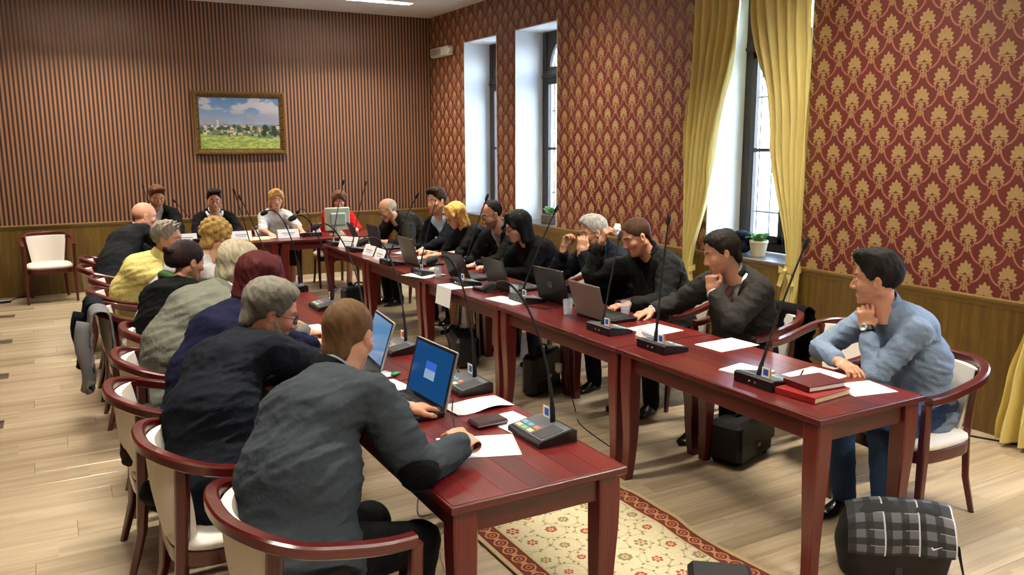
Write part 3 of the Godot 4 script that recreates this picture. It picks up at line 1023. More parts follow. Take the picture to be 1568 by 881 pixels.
# head centred between the ears, looking along +z; kind 0 man, 1 woman, 2 heavy man
func head_raw(kind: int) -> Array:
	if heads.has(kind): return heads[kind]
	var w := 0 if kind == 1 else 1
	var F := Field.new(Vector3(-0.115, -0.2, -0.135), Vector3(0.115, 0.15, 0.135), 0.0042)
	F.pad = 0.012
	var jw := [0.047, 0.04, 0.055][kind] as float
	F.ell(Vector3(0, 0.035, -0.014), Vector3(0.0775, 0.087, 0.098), 0.01)
	F.ell(Vector3(0, -0.025, 0.022), Vector3(0.064 if w else 0.06, 0.085, 0.066), 0.03)
	for s in [-1, 1]:
		F.cap(Vector3(s * (jw + 0.01), -0.045, -0.01), Vector3(s * 0.016, -0.098, 0.058), 0.022, 0.017, 0.022)
		F.ell(Vector3(s * 0.042, -0.022, 0.055), Vector3(0.024, 0.02, 0.024), 0.02)
		F.cap(Vector3(s * 0.012, 0.026, 0.083), Vector3(s * 0.048, 0.027, 0.064), 0.009 if w else 0.007, 0.008, 0.014)
	if kind == 2: F.ell(Vector3(0, -0.095, 0.02), Vector3(0.05, 0.03, 0.045), 0.03)
	F.ell(Vector3(0, -0.1, 0.064), Vector3(0.02, 0.016, 0.016), 0.018)
	F.cap(Vector3(0, -0.07, -0.02), Vector3(0, -0.2, -0.045), 0.056 if w else 0.046, 0.058 if w else 0.047, 0.03)
	for s in [-1, 1]:
		F.ell(Vector3(s * 0.032, 0.004, 0.098), Vector3(0.022, 0.015, 0.022), 0.012, true)
		F.ell(Vector3(s * 0.031, 0.002, 0.0755), Vector3(0.0135, 0.0115, 0.0125), 0.004)
	F.cap(Vector3(0, 0.014, 0.084), Vector3(0, -0.03, 0.104), 0.007, 0.0115, 0.012)
	for s in [-1, 1]: F.ell(Vector3(s * 0.011, -0.036, 0.094), Vector3(0.009, 0.008, 0.011), 0.008)
	F.cap(Vector3(-0.019, -0.064, 0.079), Vector3(0.019, -0.064, 0.079), 0.0065, 0.0065, 0.008)
	F.cap(Vector3(-0.016, -0.075, 0.078), Vector3(0.016, -0.075, 0.078), 0.008, 0.008, 0.008)
	F.cap(Vector3(-0.022, -0.0695, 0.09), Vector3(0.022, -0.0695, 0.09), 0.0025, 0.0025, 0.004, Vector3.ZERO, 1.0, true)
	for s in [-1, 1]:
		var eb := Basis(Vector3(0, 1, 0), s * 0.35) * Basis(Vector3(1, 0, 0), -0.15)
		F.ell(Vector3(s * 0.08, -0.004, -0.012), Vector3(0.009, 0.031, 0.019), 0.006, false, eb)
		F.ell(Vector3(s * 0.089, -0.002, -0.004), Vector3(0.006, 0.017, 0.01), 0.004, true, eb)
	var raw := F.extract(0.0)
	# regions: 0 skin 1 lips 2 brow 3 eye white 4 iris 5 beard 6 stubble scalp
	var V: PackedVector3Array = raw[0]
	var reg := PackedByteArray(); reg.resize(V.size())
	for i in V.size():
		var p := V[i]; var ax := absf(p.x)
		var r := 0
		if p.z > 0.05:
			if absf(p.y + 0.0695) < 0.0078 and ax < 0.023 - absf(p.y + 0.0695) * 0.5 and p.z > 0.07: r = 1
			var bc := Vector2((ax - 0.032) / 0.021, (p.y - 0.027 - 0.003 * (1.0 - pow((ax - 0.034) / 0.02, 2.0))) / 0.0052)
			if bc.length() < 1.0: r = 2
			var ec := Vector2((ax - 0.031) / 0.0125, (p.y - 0.001) / 0.0055)
			if ec.length() < 1.0: r = 4 if absf(ax - 0.031) < 0.0055 else 3
		if r == 0 and p.y < -0.045 and p.y > -0.14 and p.z > -0.005 + (p.y + 0.045) * -0.2 and (p.y > -0.115 or p.z > 0.02): r = 5
		if r == 0 and p.y < -0.048 and p.y > -0.06 and ax < 0.026 and p.z > 0.075: r = 5
		reg[i] = r
	heads[kind] = [raw[0], raw[1], reg]
	return heads[kind]

func head_colours(raw: Array, sk: Color, hairc: Color, beard: float) -> PackedColorArray:
	var reg: PackedByteArray = raw[2]
	var out := PackedColorArray(); out.resize(reg.size())
	var V: PackedVector3Array = raw[0]
	var nz := noise(3, 60.0, 2)
	for i in reg.size():
		var c := sk
		match reg[i]:
			1: c = Color(sk.r * 0.84, sk.g * 0.64, sk.b * 0.64)
			2: c = sk.lerp(hairc * 0.6, 0.85)
			3: c = Color(0.72, 0.7, 0.66)
			4: c = Color(0.05, 0.04, 0.03)
			5: c = sk.lerp(hairc, beard)
		var k := 1.0 + 0.07 * nz.get_noise_3dv(V[i])
		out[i] = Color(c.r * k, c.g * k, c.b * k)
	return out

# hair styles in head space
func hair_raw(style: String) -> Array:
	if hairs.has(style): return hairs[style]
	var long := style in ["long", "bob", "lob"]
	var F := Field.new(Vector3(-0.15, -0.30 if style == "long" else (-0.2 if long else -0.13), -0.18), Vector3(0.15, 0.18, 0.15), 0.0055)
	F.pad = 0.02
	var P := []
	F.wob = 0.006
	var front := Plane(Vector3(0, -0.55, 0.835).normalized(), 0.015)
	var low := Plane(Vector3(0, -1, 0.61).normalized(), 0.019)
	match style:
		"short":      # neat short back and sides
			F.ell(Vector3(0, 0.040, -0.016), Vector3(0.083, 0.093, 0.105), 0.01)
			F.ell(Vector3(0, 0.085, 0.015), Vector3(0.062, 0.055, 0.075), 0.03)
			P = [front, low]
		"crop":       # very short, thin on the crown
			F.ell(Vector3(0, 0.037, -0.0155), Vector3(0.0805, 0.0895, 0.1015), 0.01)
			F.ell(Vector3(0, -0.05, -0.075), Vector3(0.05, 0.05, 0.022), 0.03)
			P = [Plane(Vector3(0, -0.55, 0.835).normalized(), 0.016), Plane(Vector3(0, -1, 0.8).normalized(), 0.022)]
		"spiky":
			F.ell(Vector3(0, 0.045, -0.016), Vector3(0.084, 0.096, 0.106), 0.01)
			for i in 22:
				var a := i * 2.4; var r := 0.018 + 0.0035 * i
				var b := Vector3(cos(a) * r * 0.8, 0.12 - r * 0.4, sin(a) * r + 0.0)
				F.cap(b, b + Vector3(cos(a) * 0.012, 0.03, 0.022 + sin(a) * 0.01), 0.016, 0.004, 0.012)
			P = [front, low]
		"swept":      # fuller, brushed back and over the ears
			F.ell(Vector3(0, 0.045, -0.022), Vector3(0.089, 0.098, 0.112), 0.01)
			F.ell(Vector3(0, 0.092, 0.01), Vector3(0.066, 0.04, 0.075), 0.03)
			F.ell(Vector3(0, -0.045, -0.085), Vector3(0.062, 0.05, 0.03), 0.03)
			P = [Plane(Vector3(0, -0.5, 0.866).normalized(), 0.018), Plane(Vector3(0, -1, 0.75).normalized(), 0.022)]
		"fringe":     # bald with hair round the sides
			F.ell(Vector3(0, 0.03, -0.018), Vector3(0.082, 0.088, 0.104), 0.01)
			P = [Plane(Vector3(0, -0.3, 0.95).normalized(), 0.012), low, Plane(Vector3(0, 1, 0.55).normalized(), 0.045)]
		"thin":       # thin dark hair behind a high forehead
			F.ell(Vector3(0, 0.037, -0.017), Vector3(0.082, 0.091, 0.104), 0.01)
			P = [Plane(Vector3(0, -0.35, 0.93).normalized(), -0.015), low]
		"quiff":
			F.ell(Vector3(0, 0.042, -0.018), Vector3(0.084, 0.096, 0.106), 0.01)
			F.cap(Vector3(-0.04, 0.105, 0.06), Vector3(0.045, 0.115, 0.065), 0.03, 0.034, 0.03)
			F.ell(Vector3(0, 0.1, 0.0), Vector3(0.065, 0.05, 0.08), 0.03)
			P = [Plane(Vector3(0, -0.55, 0.835).normalized(), 0.018), low]
		"curly":      # short, full and wavy
			F.ell(Vector3(0, 0.045, -0.02), Vector3(0.095, 0.1, 0.113), 0.01)
			for i in 46:
				var y := 1.0 - (i + 0.5) / 46.0 * 1.35
				var a := i * 2.39996
				var r := sqrt(maxf(1.0 - y * y, 0.0))
				F.ell(Vector3(cos(a) * r * 0.09, 0.045 + y * 0.098, -0.02 + sin(a) * r * 0.108), Vector3(0.022, 0.02, 0.022), 0.012)
			F.ell(Vector3(0, -0.05, -0.085), Vector3(0.06, 0.045, 0.03), 0.02)
			P = [Plane(Vector3(0, -0.45, 0.89).normalized(), 0.036), Plane(Vector3(0, -1, 0.7).normalized(), 0.045)]
		"updo":       # gathered at the back
			F.ell(Vector3(0, 0.042, -0.02), Vector3(0.086, 0.096, 0.108), 0.01)
			F.ell(Vector3(0, 0.015, -0.105), Vector3(0.065, 0.065, 0.05), 0.03)
			F.cap(Vector3(-0.03, 0.05, -0.145), Vector3(0.03, 0.055, -0.145), 0.018, 0.018, 0.012)
			P = [Plane(Vector3(0, -0.5, 0.866).normalized(), 0.034), Plane(Vector3(0, -1, 0.6).normalized(), 0.04)]
		"bob", "lob", "long":
			var e: float = {"bob": -0.1, "lob": -0.14, "long": -0.21}[style]
			F.ell(Vector3(0, 0.045, -0.02), Vector3(0.092, 0.098, 0.112), 0.01)
			for s in [-1, 1]:
				F.cap(Vector3(s * 0.07, 0.06, -0.01), Vector3(s * 0.082, e + 0.03, 0.0), 0.028, 0.026, 0.03)
				F.cap(Vector3(s * 0.05, 0.06, -0.06), Vector3(s * 0.058, e + 0.01, -0.055), 0.045, 0.04, 0.03)
				F.cap(Vector3(s * 0.012, 0.118, 0.052), Vector3(s * 0.075, 0.03, 0.06), 0.02, 0.016, 0.02)
			F.cap(Vector3(0, 0.03, -0.085), Vector3(0, e + 0.005, -0.085), 0.045, 0.04, 0.03)
			if style == "long":
				for i in 12:
					var a := PI * (0.9 + 1.2 * i / 11.0)
					F.ell(Vector3(cos(a) * 0.1, e + 0.04 + 0.03 * sin(i * 2.1), sin(a) * 0.09 - 0.02), Vector3(0.03, 0.045, 0.028), 0.02)
			F.ell(Vector3(0, -0.03, 0.085), Vector3(0.058, 0.088, 0.07), 0.015, true)
			P = []
	hairs[style] = F.extract(0.0, P)
	return hairs[style]

# hand: wrist at origin, fingers along +z, palm towards -y, thumb on +x
func hand_raw(pose: String) -> Array:
	if hand_cache.has(pose): return hand_cache[pose]
	var F := Field.new(Vector3(-0.07, -0.11, -0.045), Vector3(0.1, 0.05, 0.22), 0.0042)
	F.pad = 0.01
	var cu := {"relaxed": [0.3, 0.45, 0.3], "flat": [0.1, 0.15, 0.1], "fist": [1.3, 1.5, 0.9], "pen": [0.95, 0.9, 0.45], "grip": [0.75, 1.0, 0.7], "chin": [0.75, 1.25, 0.7]}
	var cl: Array = cu[pose]
	F.cap(Vector3(0, 0, -0.03), Vector3(0, 0, 0.012), 0.026, 0.025, 0.012, Vector3.RIGHT, 1.15)
	F.cap(Vector3(0, -0.002, 0.02), Vector3(0, 0.0, 0.078), 0.017, 0.015, 0.015, Vector3.RIGHT, 2.45)
	F.ell(Vector3(0.026, -0.012, 0.03), Vector3(0.018, 0.015, 0.028), 0.015)
	var ln := [0.073, 0.081, 0.075, 0.06]
	for f in 4:
		var x := 0.031 - 0.0205 * f
		var p := Vector3(x, 0.0, 0.084 - 0.003 * absf(f - 1.2))
		var a := 0.0
		var sp := (1.3 - f) * 0.05
		var L: float = ln[f]
		var sg := [0.48 * L, 0.3 * L, 0.24 * L]
		var rr := [0.0098, 0.0088, 0.008, 0.0066]
		F.cap(Vector3(x * 0.7, 0, 0.06), p, 0.011, 0.0098, 0.008)
		for k in 3:
			var c: float = cl[k]
			if pose == "pen" and f == 0: c *= 0.8
			if pose == "relaxed": c *= 0.8 + 0.18 * f
			if pose == "chin" and f == 0: c *= 0.5
			a += c
			var q: Vector3 = p + Vector3(sin(sp) * cos(a), -sin(a), cos(a) * cos(sp)) * sg[k]
			F.cap(p, q, rr[k], rr[k + 1], 0.005)
			p = q
	var T := [Vector3(0.028, -0.008, 0.022), Vector3(0.05, -0.018, 0.05), Vector3(0.058, -0.024, 0.08), Vector3(0.055, -0.03, 0.103)]
	if pose in ["fist", "pen", "grip"]: T = [Vector3(0.028, -0.01, 0.022), Vector3(0.046, -0.028, 0.05), Vector3(0.042, -0.042, 0.078), Vector3(0.028, -0.048, 0.098)]
	if pose == "chin": T = [Vector3(0.028, -0.01, 0.02), Vector3(0.056, -0.02, 0.045), Vector3(0.072, -0.028, 0.075), Vector3(0.078, -0.034, 0.1)]
	for k in 3: F.cap(T[k], T[k + 1], [0.015, 0.0115, 0.0105][k], [0.0115, 0.0105, 0.008][k], 0.008)
	hand_cache[pose] = F.extract(0.0)
	return hand_cache[pose]

static func elbow_of(S: Vector3, W: Vector3, l1: float, l2: float, pole: Vector3) -> Vector3:
	var d := W - S
	var L := clampf(d.length(), 0.05, l1 + l2 - 0.004)
	var u := d.normalized()
	var a := (l1 * l1 - l2 * l2 + L * L) / (2.0 * L)
	var hh := sqrt(maxf(l1 * l1 - a * a, 0.0))
	var pp := (pole - u * pole.dot(u)).normalized()
	return S + u * a + pp * hh

# garment fields -----------------------------------------------------------
# J holds joints in person space; returns field for upper garment
func upper_field(J: Dictionary, loose: float, sleeve: float, cell: float, g: float, torso := true, arms := true) -> Field:
	var mn: Vector3 = J.hip; var mx: Vector3 = J.hip
	for k in ["N", "SL", "SR", "EL", "ER", "WL", "WR"]: mn = mn.min(J[k]); mx = mx.max(J[k])
	var F := Field.new(mn - Vector3(0.25, 0.2, 0.25), mx + Vector3(0.25, 0.13, 0.25), cell)
	if torso: torso_caps(F, J, loose, g)
	if not arms: return F
	for s in ["L", "R"]:
		var S: Vector3 = J["S" + s]; var E: Vector3 = J["E" + s]; var W: Vector3 = J["W" + s]
		F.cap(S, E, 0.058 + loose, 0.044 + loose, 0.03)
		if sleeve > 1.0:
			F.cap(E, E.lerp(W, sleeve - 1.13), 0.043 + loose, 0.033 + loose * 0.5, 0.014)
	return F

func torso_caps(F: Field, J: Dictionary, loose: float, g: float):
	var X: Vector3 = J.X
	var hip: Vector3 = J.hip; var N: Vector3 = J.N; var mid: Vector3 = J.mid; var ch: Vector3 = J.chest
	var up: Vector3 = (N - ch).normalized()
	F.cap(hip - X * 0.05 + Vector3(0, -0.03, 0), hip + X * 0.05 + Vector3(0, -0.03, 0), 0.125 * g + loose, 0.125 * g + loose, 0.06)
	F.cap(hip, mid, 0.118 * g + loose, 0.118 * g + loose, 0.06, X, 1.28)
	F.cap(mid, ch, 0.118 * g + loose, 0.112 + loose, 0.06, X, 1.35)
	F.cap(ch, N - up * 0.10, 0.11 + loose, 0.068 + loose, 0.05, X, 1.45)
	if J.get("bust", 0.0) > 0.0:
		for s in [-1, 1]: F.ell(ch + X * (0.072 * s) + J.Fw * 0.085 - up * 0.03, Vector3(0.062, 0.06, 0.055) * float(J.bust), 0.04)
	for s in ["L", "R"]: F.cap(N - up * 0.045, J["S" + s], 0.034 + loose, 0.056 + loose, 0.06)

func lower_field(J: Dictionary, loose: float, cell: float, g: float) -> Field:
	var mn: Vector3 = J.hip; var mx: Vector3 = J.hip
	for k in ["KL", "KR", "AL", "AR"]: mn = mn.min(J[k]); mx = mx.max(J[k])
	var F := Field.new(mn - Vector3(0.2, 0.12, 0.25), mx + Vector3(0.2, 0.16, 0.16), cell)
	var hip: Vector3 = J.hip; var X: Vector3 = J.X
	F.cap(hip - X * 0.07, hip + X * 0.07, 0.115 * g + loose, 0.115 * g + loose, 0.05)
	for s in ["L", "R"]:
		F.cap(J["H" + s], J["K" + s], 0.085 * g + loose, 0.056 + loose, 0.03)
		F.cap(J["K" + s], J["A" + s] + Vector3(0, -0.01, 0), 0.056 + loose, 0.044 + loose, 0.03)
	return F

func body_field(J: Dictionary, cell: float) -> Field:
	var mn: Vector3 = J.hip; var mx: Vector3 = J.hip
	for k in ["N", "NT", "SL", "SR", "EL", "ER", "WL", "WR", "KL", "KR", "AL", "AR"]: mn = mn.min(J[k]); mx = mx.max(J[k])
	var F := Field.new(mn - Vector3(0.16, 0.1, 0.18), mx + Vector3(0.16, 0.08, 0.16), cell)
	var X: Vector3 = J.X
	var up: Vector3 = (J.N - J.chest).normalized()
	F.cap(J.hip - X * 0.06, J.hip + X * 0.06, 0.1, 0.1, 0.05)
	F.cap(J.hip, J.mid, 0.1, 0.1, 0.05, X, 1.25)
	F.cap(J.mid, J.chest, 0.1, 0.1, 0.05, X, 1.3)
	F.cap(J.chest, J.N - up * 0.06, 0.098, 0.062, 0.05, X, 1.4)
	F.cap(J.N - up * 0.03, J.NT, 0.052 * J.ns, 0.05 * J.ns, 0.03)
	for s in ["L", "R"]:
		F.cap(J.N - up * 0.03, J["S" + s], 0.032, 0.045, 0.04)
		F.cap(J["S" + s], J["E" + s], 0.047, 0.039, 0.02)
		F.cap(J["E" + s], J["W" + s], 0.038, 0.025, 0.012)
		F.cap(J["H" + s], J["K" + s], 0.075, 0.05, 0.03)
		F.cap(J["K" + s], J["A" + s], 0.05, 0.036, 0.02)
		F.cap(J["A" + s], J["A" + s] + Vector3(0, -0.045, 0.08), 0.03, 0.018, 0.02)
	return F

var cloth_cache := {}
func cloth(c: Color, kind := "wool") -> StandardMaterial3D:
	var key := "%s%s" % [c.to_html(), kind]
	if cloth_cache.has(key): return cloth_cache[key]
	var m := mat(c, 0.85)
	if kind == "cotton": m.roughness = 0.75
	m.rim_enabled = true; m.rim = 0.05; m.rim_tint = 0.8; m.metallic_specular = 0.25
	m.normal_enabled = true; m.normal_texture = weave_n; m.normal_scale = 0.8
	m.uv1_triplanar = true; m.uv1_scale = Vector3(1.7, 2.3, 1.7)
	cloth_cache[key] = m
	return m
var weave_n: Texture2D

func vcol_mat(rough: float, key: String) -> StandardMaterial3D:
	if M.has(key): return M[key]
	var m := mat(Color.WHITE, rough); m.vertex_color_use_as_albedo = true
	M[key] = m
	return m

func hair_mat() -> StandardMaterial3D:
	if M.has("hair"): return M.hair
	var m := mat(Color.WHITE, 0.7); m.vertex_color_use_as_albedo = true; m.metallic_specular = 0.3
	M.hair = m
	return m

func skin_mat() -> StandardMaterial3D:
	if M.has("skin"): return M.skin
	var m := mat(Color.WHITE, 0.5); m.vertex_color_use_as_albedo = true
	m.subsurf_scatter_enabled = true; m.subsurf_scatter_strength = 0.08
	M.skin = m
	return m

# sp: dictionary, all positions in world metres
func person(sp: Dictionary) -> Node3D:
	var yaw: float = sp.yaw
	var root := thing("person", sp.label, "person", Vector3(sp.hip.x, 0, sp.hip.y), yaw)
	var inv := root.transform.affine_inverse()
	var female: bool = sp.get("female", false)
	var g: float = sp.get("girth", 1.0)
	var sc: float = sp.get("head_scale", 1.04 if not female else 0.98)
	var J := {}
	J.ns = 0.86 if female else 1.0
	J.hip = Vector3(0, 0.565, 0)
	var Hc: Vector3 = inv * (sp.head as Vector3)
	var hr: Vector3 = sp.get("look", Vector3.ZERO)      # yaw, pitch down, roll
	var Hb := Basis.from_euler(Vector3(hr.y, hr.x, hr.z))
	J.NT = Hc + Hb * Vector3(0, -0.075, -0.025) * sc
	J.N = Hc + Hb * Vector3(0, -0.095, -0.035) * sc + Vector3(0, -0.025, -0.03)
	var tw: float = sp.get("twist", 0.0)
	J.X = Vector3(1, 0, 0).rotated(Vector3.UP, tw)
	var sway: Vector3 = J.N - J.hip
	J.X = (J.X - sway.normalized() * J.X.dot(sway.normalized())).normalized()
	J.Fw = J.X.cross(sway.normalized()).normalized()
	var back: float = sp.get("hunch", 0.05)
	J.mid = J.hip.lerp(J.N, 0.4) - J.Fw * back
	J.chest = J.hip.lerp(J.N, 0.72) - J.Fw * back
	var up: Vector3 = (J.N - J.chest).normalized()
	var sw: float = sp.get("shoulder", 0.175 if not female else 0.148)
	for s in ["L", "R"]:
		var q := 1.0 if s == "L" else -1.0      # person looks along +z, left hand on +x
		J["S" + s] = J.N - up * 0.06 + Vector3(0, -0.06, 0) + J.X * (q * sw) + J.Fw * 0.02
		var W: Vector3 = inv * (sp["w" + s] as Vector3)
		var pole: Vector3 = Vector3(q * 0.7, -0.7, -0.35)
		if sp.has("pole" + s): pole = inv.basis * (sp["pole" + s] as Vector3)
		var l1 := 0.285 * (0.93 if female else 1.0); var l2 := 0.25 * (0.93 if female else 1.0)
		var dd: float = (W - J["S" + s]).length()
		if dd > l1 + l2 - 0.005:
			W = J["S" + s] + (W - J["S" + s]).normalized() * (l1 + l2 - 0.005)
		J["W" + s] = W
		J["E" + s] = elbow_of(J["S" + s], W, l1, l2, pole)
		J["H" + s] = J.hip + J.X * (q * 0.085) + Vector3(0, -0.01, 0.03)
		var kx: Vector3 = sp.get("k" + s, Vector3(q * 0.13, 0.50, 0.42))
		var ax: Vector3 = sp.get("a" + s, Vector3(q * 0.12, 0.085, 0.36))
		J["K" + s] = kx; J["A" + s] = ax
	if female: J.bust = sp.get("bust", 0.9)
	var cell: float = sp.get("cell", 0.015)
	var skc: Color = lin(sp.get("skin", Color(0.76, 0.55, 0.43)))
	var hairc: Color = lin(sp.get("hairc", Color(0.2, 0.14, 0.1)))
	# --- body: one skin mesh with head and hands
	var jb := Join.new()
	jb.add(body_field(J, maxf(cell, 0.014)).extract(0.0), Transform3D.IDENTITY, skc)
	var hd := head_raw(sp.get("kind", 1 if female else 0))
	var Hx := Transform3D(Hb.scaled(Vector3.ONE * sc), Hc)
	jb.add(hd, Hx, skc, head_colours(hd, skc, hairc, sp.get("beard", 0.12 if not female else 0.0)))
	for s in ["L", "R"]:
		var q := 1.0 if s == "L" else -1.0
		var fd: Vector3 = (J["W" + s] - J["E" + s]).normalized()
		var dir: Vector3 = fd
		if sp.has("hd" + s): dir = (inv.basis * (sp["hd" + s] as Vector3)).normalized()
		var palm: Vector3 = inv.basis * (sp.get("palm" + s, Vector3(0, -1, 0)) as Vector3)
		var yb: Vector3 = -(palm - dir * palm.dot(dir)).normalized()
		var xb: Vector3 = yb.cross(dir)      # right-handed: x = y x z ; thumb on +x of a right hand when palm is down
		var hb := Basis(xb, yb, dir) if s == "R" else Basis(-xb, yb, dir)
		var hs := 0.92 if female else 1.0
		jb.add(hand_raw(sp.get("hand" + s, "relaxed")), Transform3D(hb.scaled(Vector3.ONE * hs), J["W" + s]), skc)
		J["hb" + s] = Transform3D(hb, J["W" + s])
	put(joined(jb), "body", skin_mat(), root)
	# --- clothes
	var top: String = sp.get("top", "jacket")
	var loose: float = {"jacket": 0.026, "shirt": 0.011, "tee": 0.009, "knit": 0.014}[top]
	var sleeve: float = sp.get("sleeve", 1.93)
	var cf := Transform3D(Basis(J.X, up, J.Fw), J.chest)
	var G := upper_field(J, loose, sleeve, cell, g)
	var wedge := []
	var tc: Color = sp.topc
	var fold := noise(hash(sp.label) % 1000, 6.0, 3)
	fold.fractal_type = FastNoiseLite.FRACTAL_RIDGED
	if top == "jacket": wedge = [cf, sp.get("button", -0.08), sp.get("vslope", 0.35), 0.0]
	var ju := Join.new()
	var TF := G
	if top == "jacket":
		# body of the jacket with its opening, then the set-in sleeves
		TF = upper_field(J, loose, sleeve, cell, g, true, false)
		ju.add(TF.extract(0.0, [], wedge), Transform3D.IDENTITY, Color.WHITE)
		ju.add(upper_field(J, loose, sleeve, cell, g, false, true).extract(0.0), Transform3D.IDENTITY, Color.WHITE)
	else: ju.add(G.extract(0.0), Transform3D.IDENTITY, Color.WHITE)
	var called: String = {"jacket": "jacket", "shirt": "shirt", "tee": "blouse", "knit": "pullover"}[top]
	put(joined(ju, Vector2(0.0105, 0), fold, Vector3(0.7, 2.1, 0.7)), called, cloth(tc, "cotton" if top in ["shirt", "tee"] else "wool"), root)
	if top == "jacket" and sp.get("vshirt", true):
		var sc2: Color = sp.get("shirtc", Color(0.85, 0.86, 0.88))
		var js := Join.new()
		js.add(TF.extract(-0.010, [Plane(-up, J.mid), Plane(-J.Fw, J.chest)] ), Transform3D.IDENTITY, Color.WHITE)
		if js.v.size() > 0: put(joined(js), "shirt", cloth(sc2, "cotton"), root)
		# lapels follow the opening
		var yb0: float = wedge[1]; var sl: float = wedge[2]
		for q in [-1.0, 1.0]:
			var lp := MB.new(); var rows := []
			for i in 11:
				var f := i / 10.0
				var y := lerpf(yb0, 0.135, f)
				var x0 := (y - yb0) * sl
				var wd := 0.052 * sin(clampf(f * 1.35, 0, 1) * PI * 0.5) * (1.0 if f < 0.8 else 1.0 - (f - 0.8) * 2.0)
				var row := []
				for e in 4:
					var x: float = q * (x0 - 0.006 + wd * e / 3.0)
					var st := cf * Vector3(x, y, 0.3)
					row.append(TF.hit(st, -cf.basis.z, 0.006, 0.4))
				rows.append(row)
			lp.grid(rows, false, q < 0)
			put(lp.mesh(), "lapel", cloth(tc), root)
		if sp.has("tie"):
			var tb := MB.new(); var rows := []
			for i in 15:
				var f := i / 14.0
				var y := lerpf(0.125, yb0 - 0.03, f)
				var wd := lerpf(0.022, 0.038, f) if f > 0.12 else 0.026
				var row := []
				for e in 5:
					var x := (e - 2) / 2.0 * wd
					row.append(TF.hit(cf * Vector3(x, y, 0.3), -cf.basis.z, -0.002 + 0.004 * (1.0 - absf(e - 2) / 2.0) + (0.006 if f < 0.12 else 0.0), 0.4))
				rows.append(row)
			tb.grid(rows, false, true, 1.0, 1.0)
			put(tb.mesh(), "tie", tie_mat(sp.tie), root)
	# collar
	if sp.get("collar", true):
		var cc: Color = sp.get("collarc", sp.get("shirtc", Color(0.85, 0.86, 0.88)) if top == "jacket" else tc)
		put(collar_mesh(J, 0.068 * J.ns, 0.042, 0.35), "shirt_collar", cloth(cc, "cotton"), root)
		if top == "jacket":
			put(collar_mesh(J, 0.079 * J.ns, 0.032, 0.85), "jacket_collar", cloth(sp.get("jcollar", tc)), root)
	# shirt cuffs
	if top == "jacket" and sp.get("cuffs", true):
		for s in ["L", "R"]:
			var fd: Vector3 = (J["W" + s] - J["E" + s]).normalized()
			var cu := MB.new(); var w0: Vector3 = J["W" + s]
			cu.tube([w0 - fd * 0.06, w0 - fd * 0.014, w0 - fd * 0.008], [0.037, 0.036, 0.031], 14)
			put(cu.mesh(), "cuff", cloth(sp.get("shirtc", Color(0.85, 0.86, 0.88)), "cotton"), root)
	# trousers or skirt, shoes
	var T := lower_field(J, 0.012, maxf(cell, 0.016), g)
	var jt := Join.new()
	var legs := []
	if sp.get("skirt", false): legs = [Plane(Vector3(0, -1, 0.0), -0.36)]
	jt.add(T.extract(0.0, legs), Transform3D.IDENTITY, Color.WHITE)
	put(joined(jt, Vector2(0.005, 0), fold), "skirt" if sp.get("skirt", false) else "trousers", cloth(sp.get("legc", Color(0.07, 0.07, 0.08))), root)
	for s in ["L", "R"]:
		var A: Vector3 = J["A" + s]
		var fy: float = sp.get("toe" + s, 0.0)
		put(shoe_mesh(A, fy), "shoe", mat_once("shoe" + str(sp.get("shoec", Color(0.025, 0.022, 0.02))), sp.get("shoec", Color(0.025, 0.022, 0.02)), 0.25), root)
	# hair
	var st: String = sp.get("hair", "short")
	if st != "bald":
		var jh := Join.new()
		var hs: Vector3 = sp.get("hair_scale", Vector3.ONE)
		jh.add(hair_raw(st), Hx * Transform3D(Basis.from_scale(hs), Vector3.ZERO), hairc)
		var hn := noise(hash(sp.label) % 777, 38.0, 3)
		put(joined(jh, Vector2(0.0015 if st == "crop" else 0.0045, 0.5), hn, Hb * Vector3(1, 0.001, 0) * 0 + Vector3(1.0, 0.35, 1.0)), "hair", hair_mat(), root)
	if sp.get("full_beard", false):
		var bf := Field.new(Vector3(-0.09, -0.15, -0.03), Vector3(0.09, -0.02, 0.12), 0.006); bf.pad = 0.01
		for q in [-1, 1]: bf.cap(Vector3(q * 0.065, -0.03, 0.01), Vector3(q * 0.03, -0.1, 0.06), 0.014, 0.022, 0.015)
		bf.ell(Vector3(0, -0.105, 0.062), Vector3(0.034, 0.025, 0.026), 0.02)
		for q in [-1, 1]: bf.cap(Vector3(q * 0.004, -0.053, 0.09), Vector3(q * 0.03, -0.066, 0.074), 0.007, 0.007, 0.006)
		var jd := Join.new(); jd.add(bf.extract(0.0), Hx, lin(sp.get("beardc", Color(0.6, 0.58, 0.55))))
		put(joined(jd, Vector2(0.004, 0.5), noise(8, 45.0, 2)), "beard", hair_mat(), root)
	if sp.get("glasses", false):
		var gm := MB.new(); gm.xf = Hx
		for q in [-1, 1]:
			var ring := []
			for k in 17:
				var a := TAU * k / 16.0
				ring.append(Vector3(q * 0.033 + cos(a) * 0.024, 0.001 + sin(a) * 0.017, 0.099 - absf(cos(a) * 0.004)))
			gm.tube(ring, 0.0023, 6, false)
			gm.tube([Vector3(q * 0.057, 0.006, 0.094), Vector3(q * 0.076, 0.006, 0.05), Vector3(q * 0.084, 0.006, -0.005), Vector3(q * 0.083, -0.012, -0.025)], 0.0017, 6)
		gm.tube([Vector3(-0.009, 0.004, 0.1), Vector3(0, 0.007, 0.104), Vector3(0.009, 0.004, 0.1)], 0.0015, 6)
		put(gm.mesh(), "glasses", M.black_plastic, root)
	root.set_meta("_j", 0); root.remove_meta("_j")
	last_J = J; last_G = G; last_cf = cf; last_H = Hx
	return root

var last_J: Dictionary
var last_G: Field
var last_cf: Transform3D
var last_H: Transform3D

func mat_once(key: String, c: Color, rough: float) -> StandardMaterial3D:
	if not M.has(key): M[key] = mat(c, rough)
	return M[key]

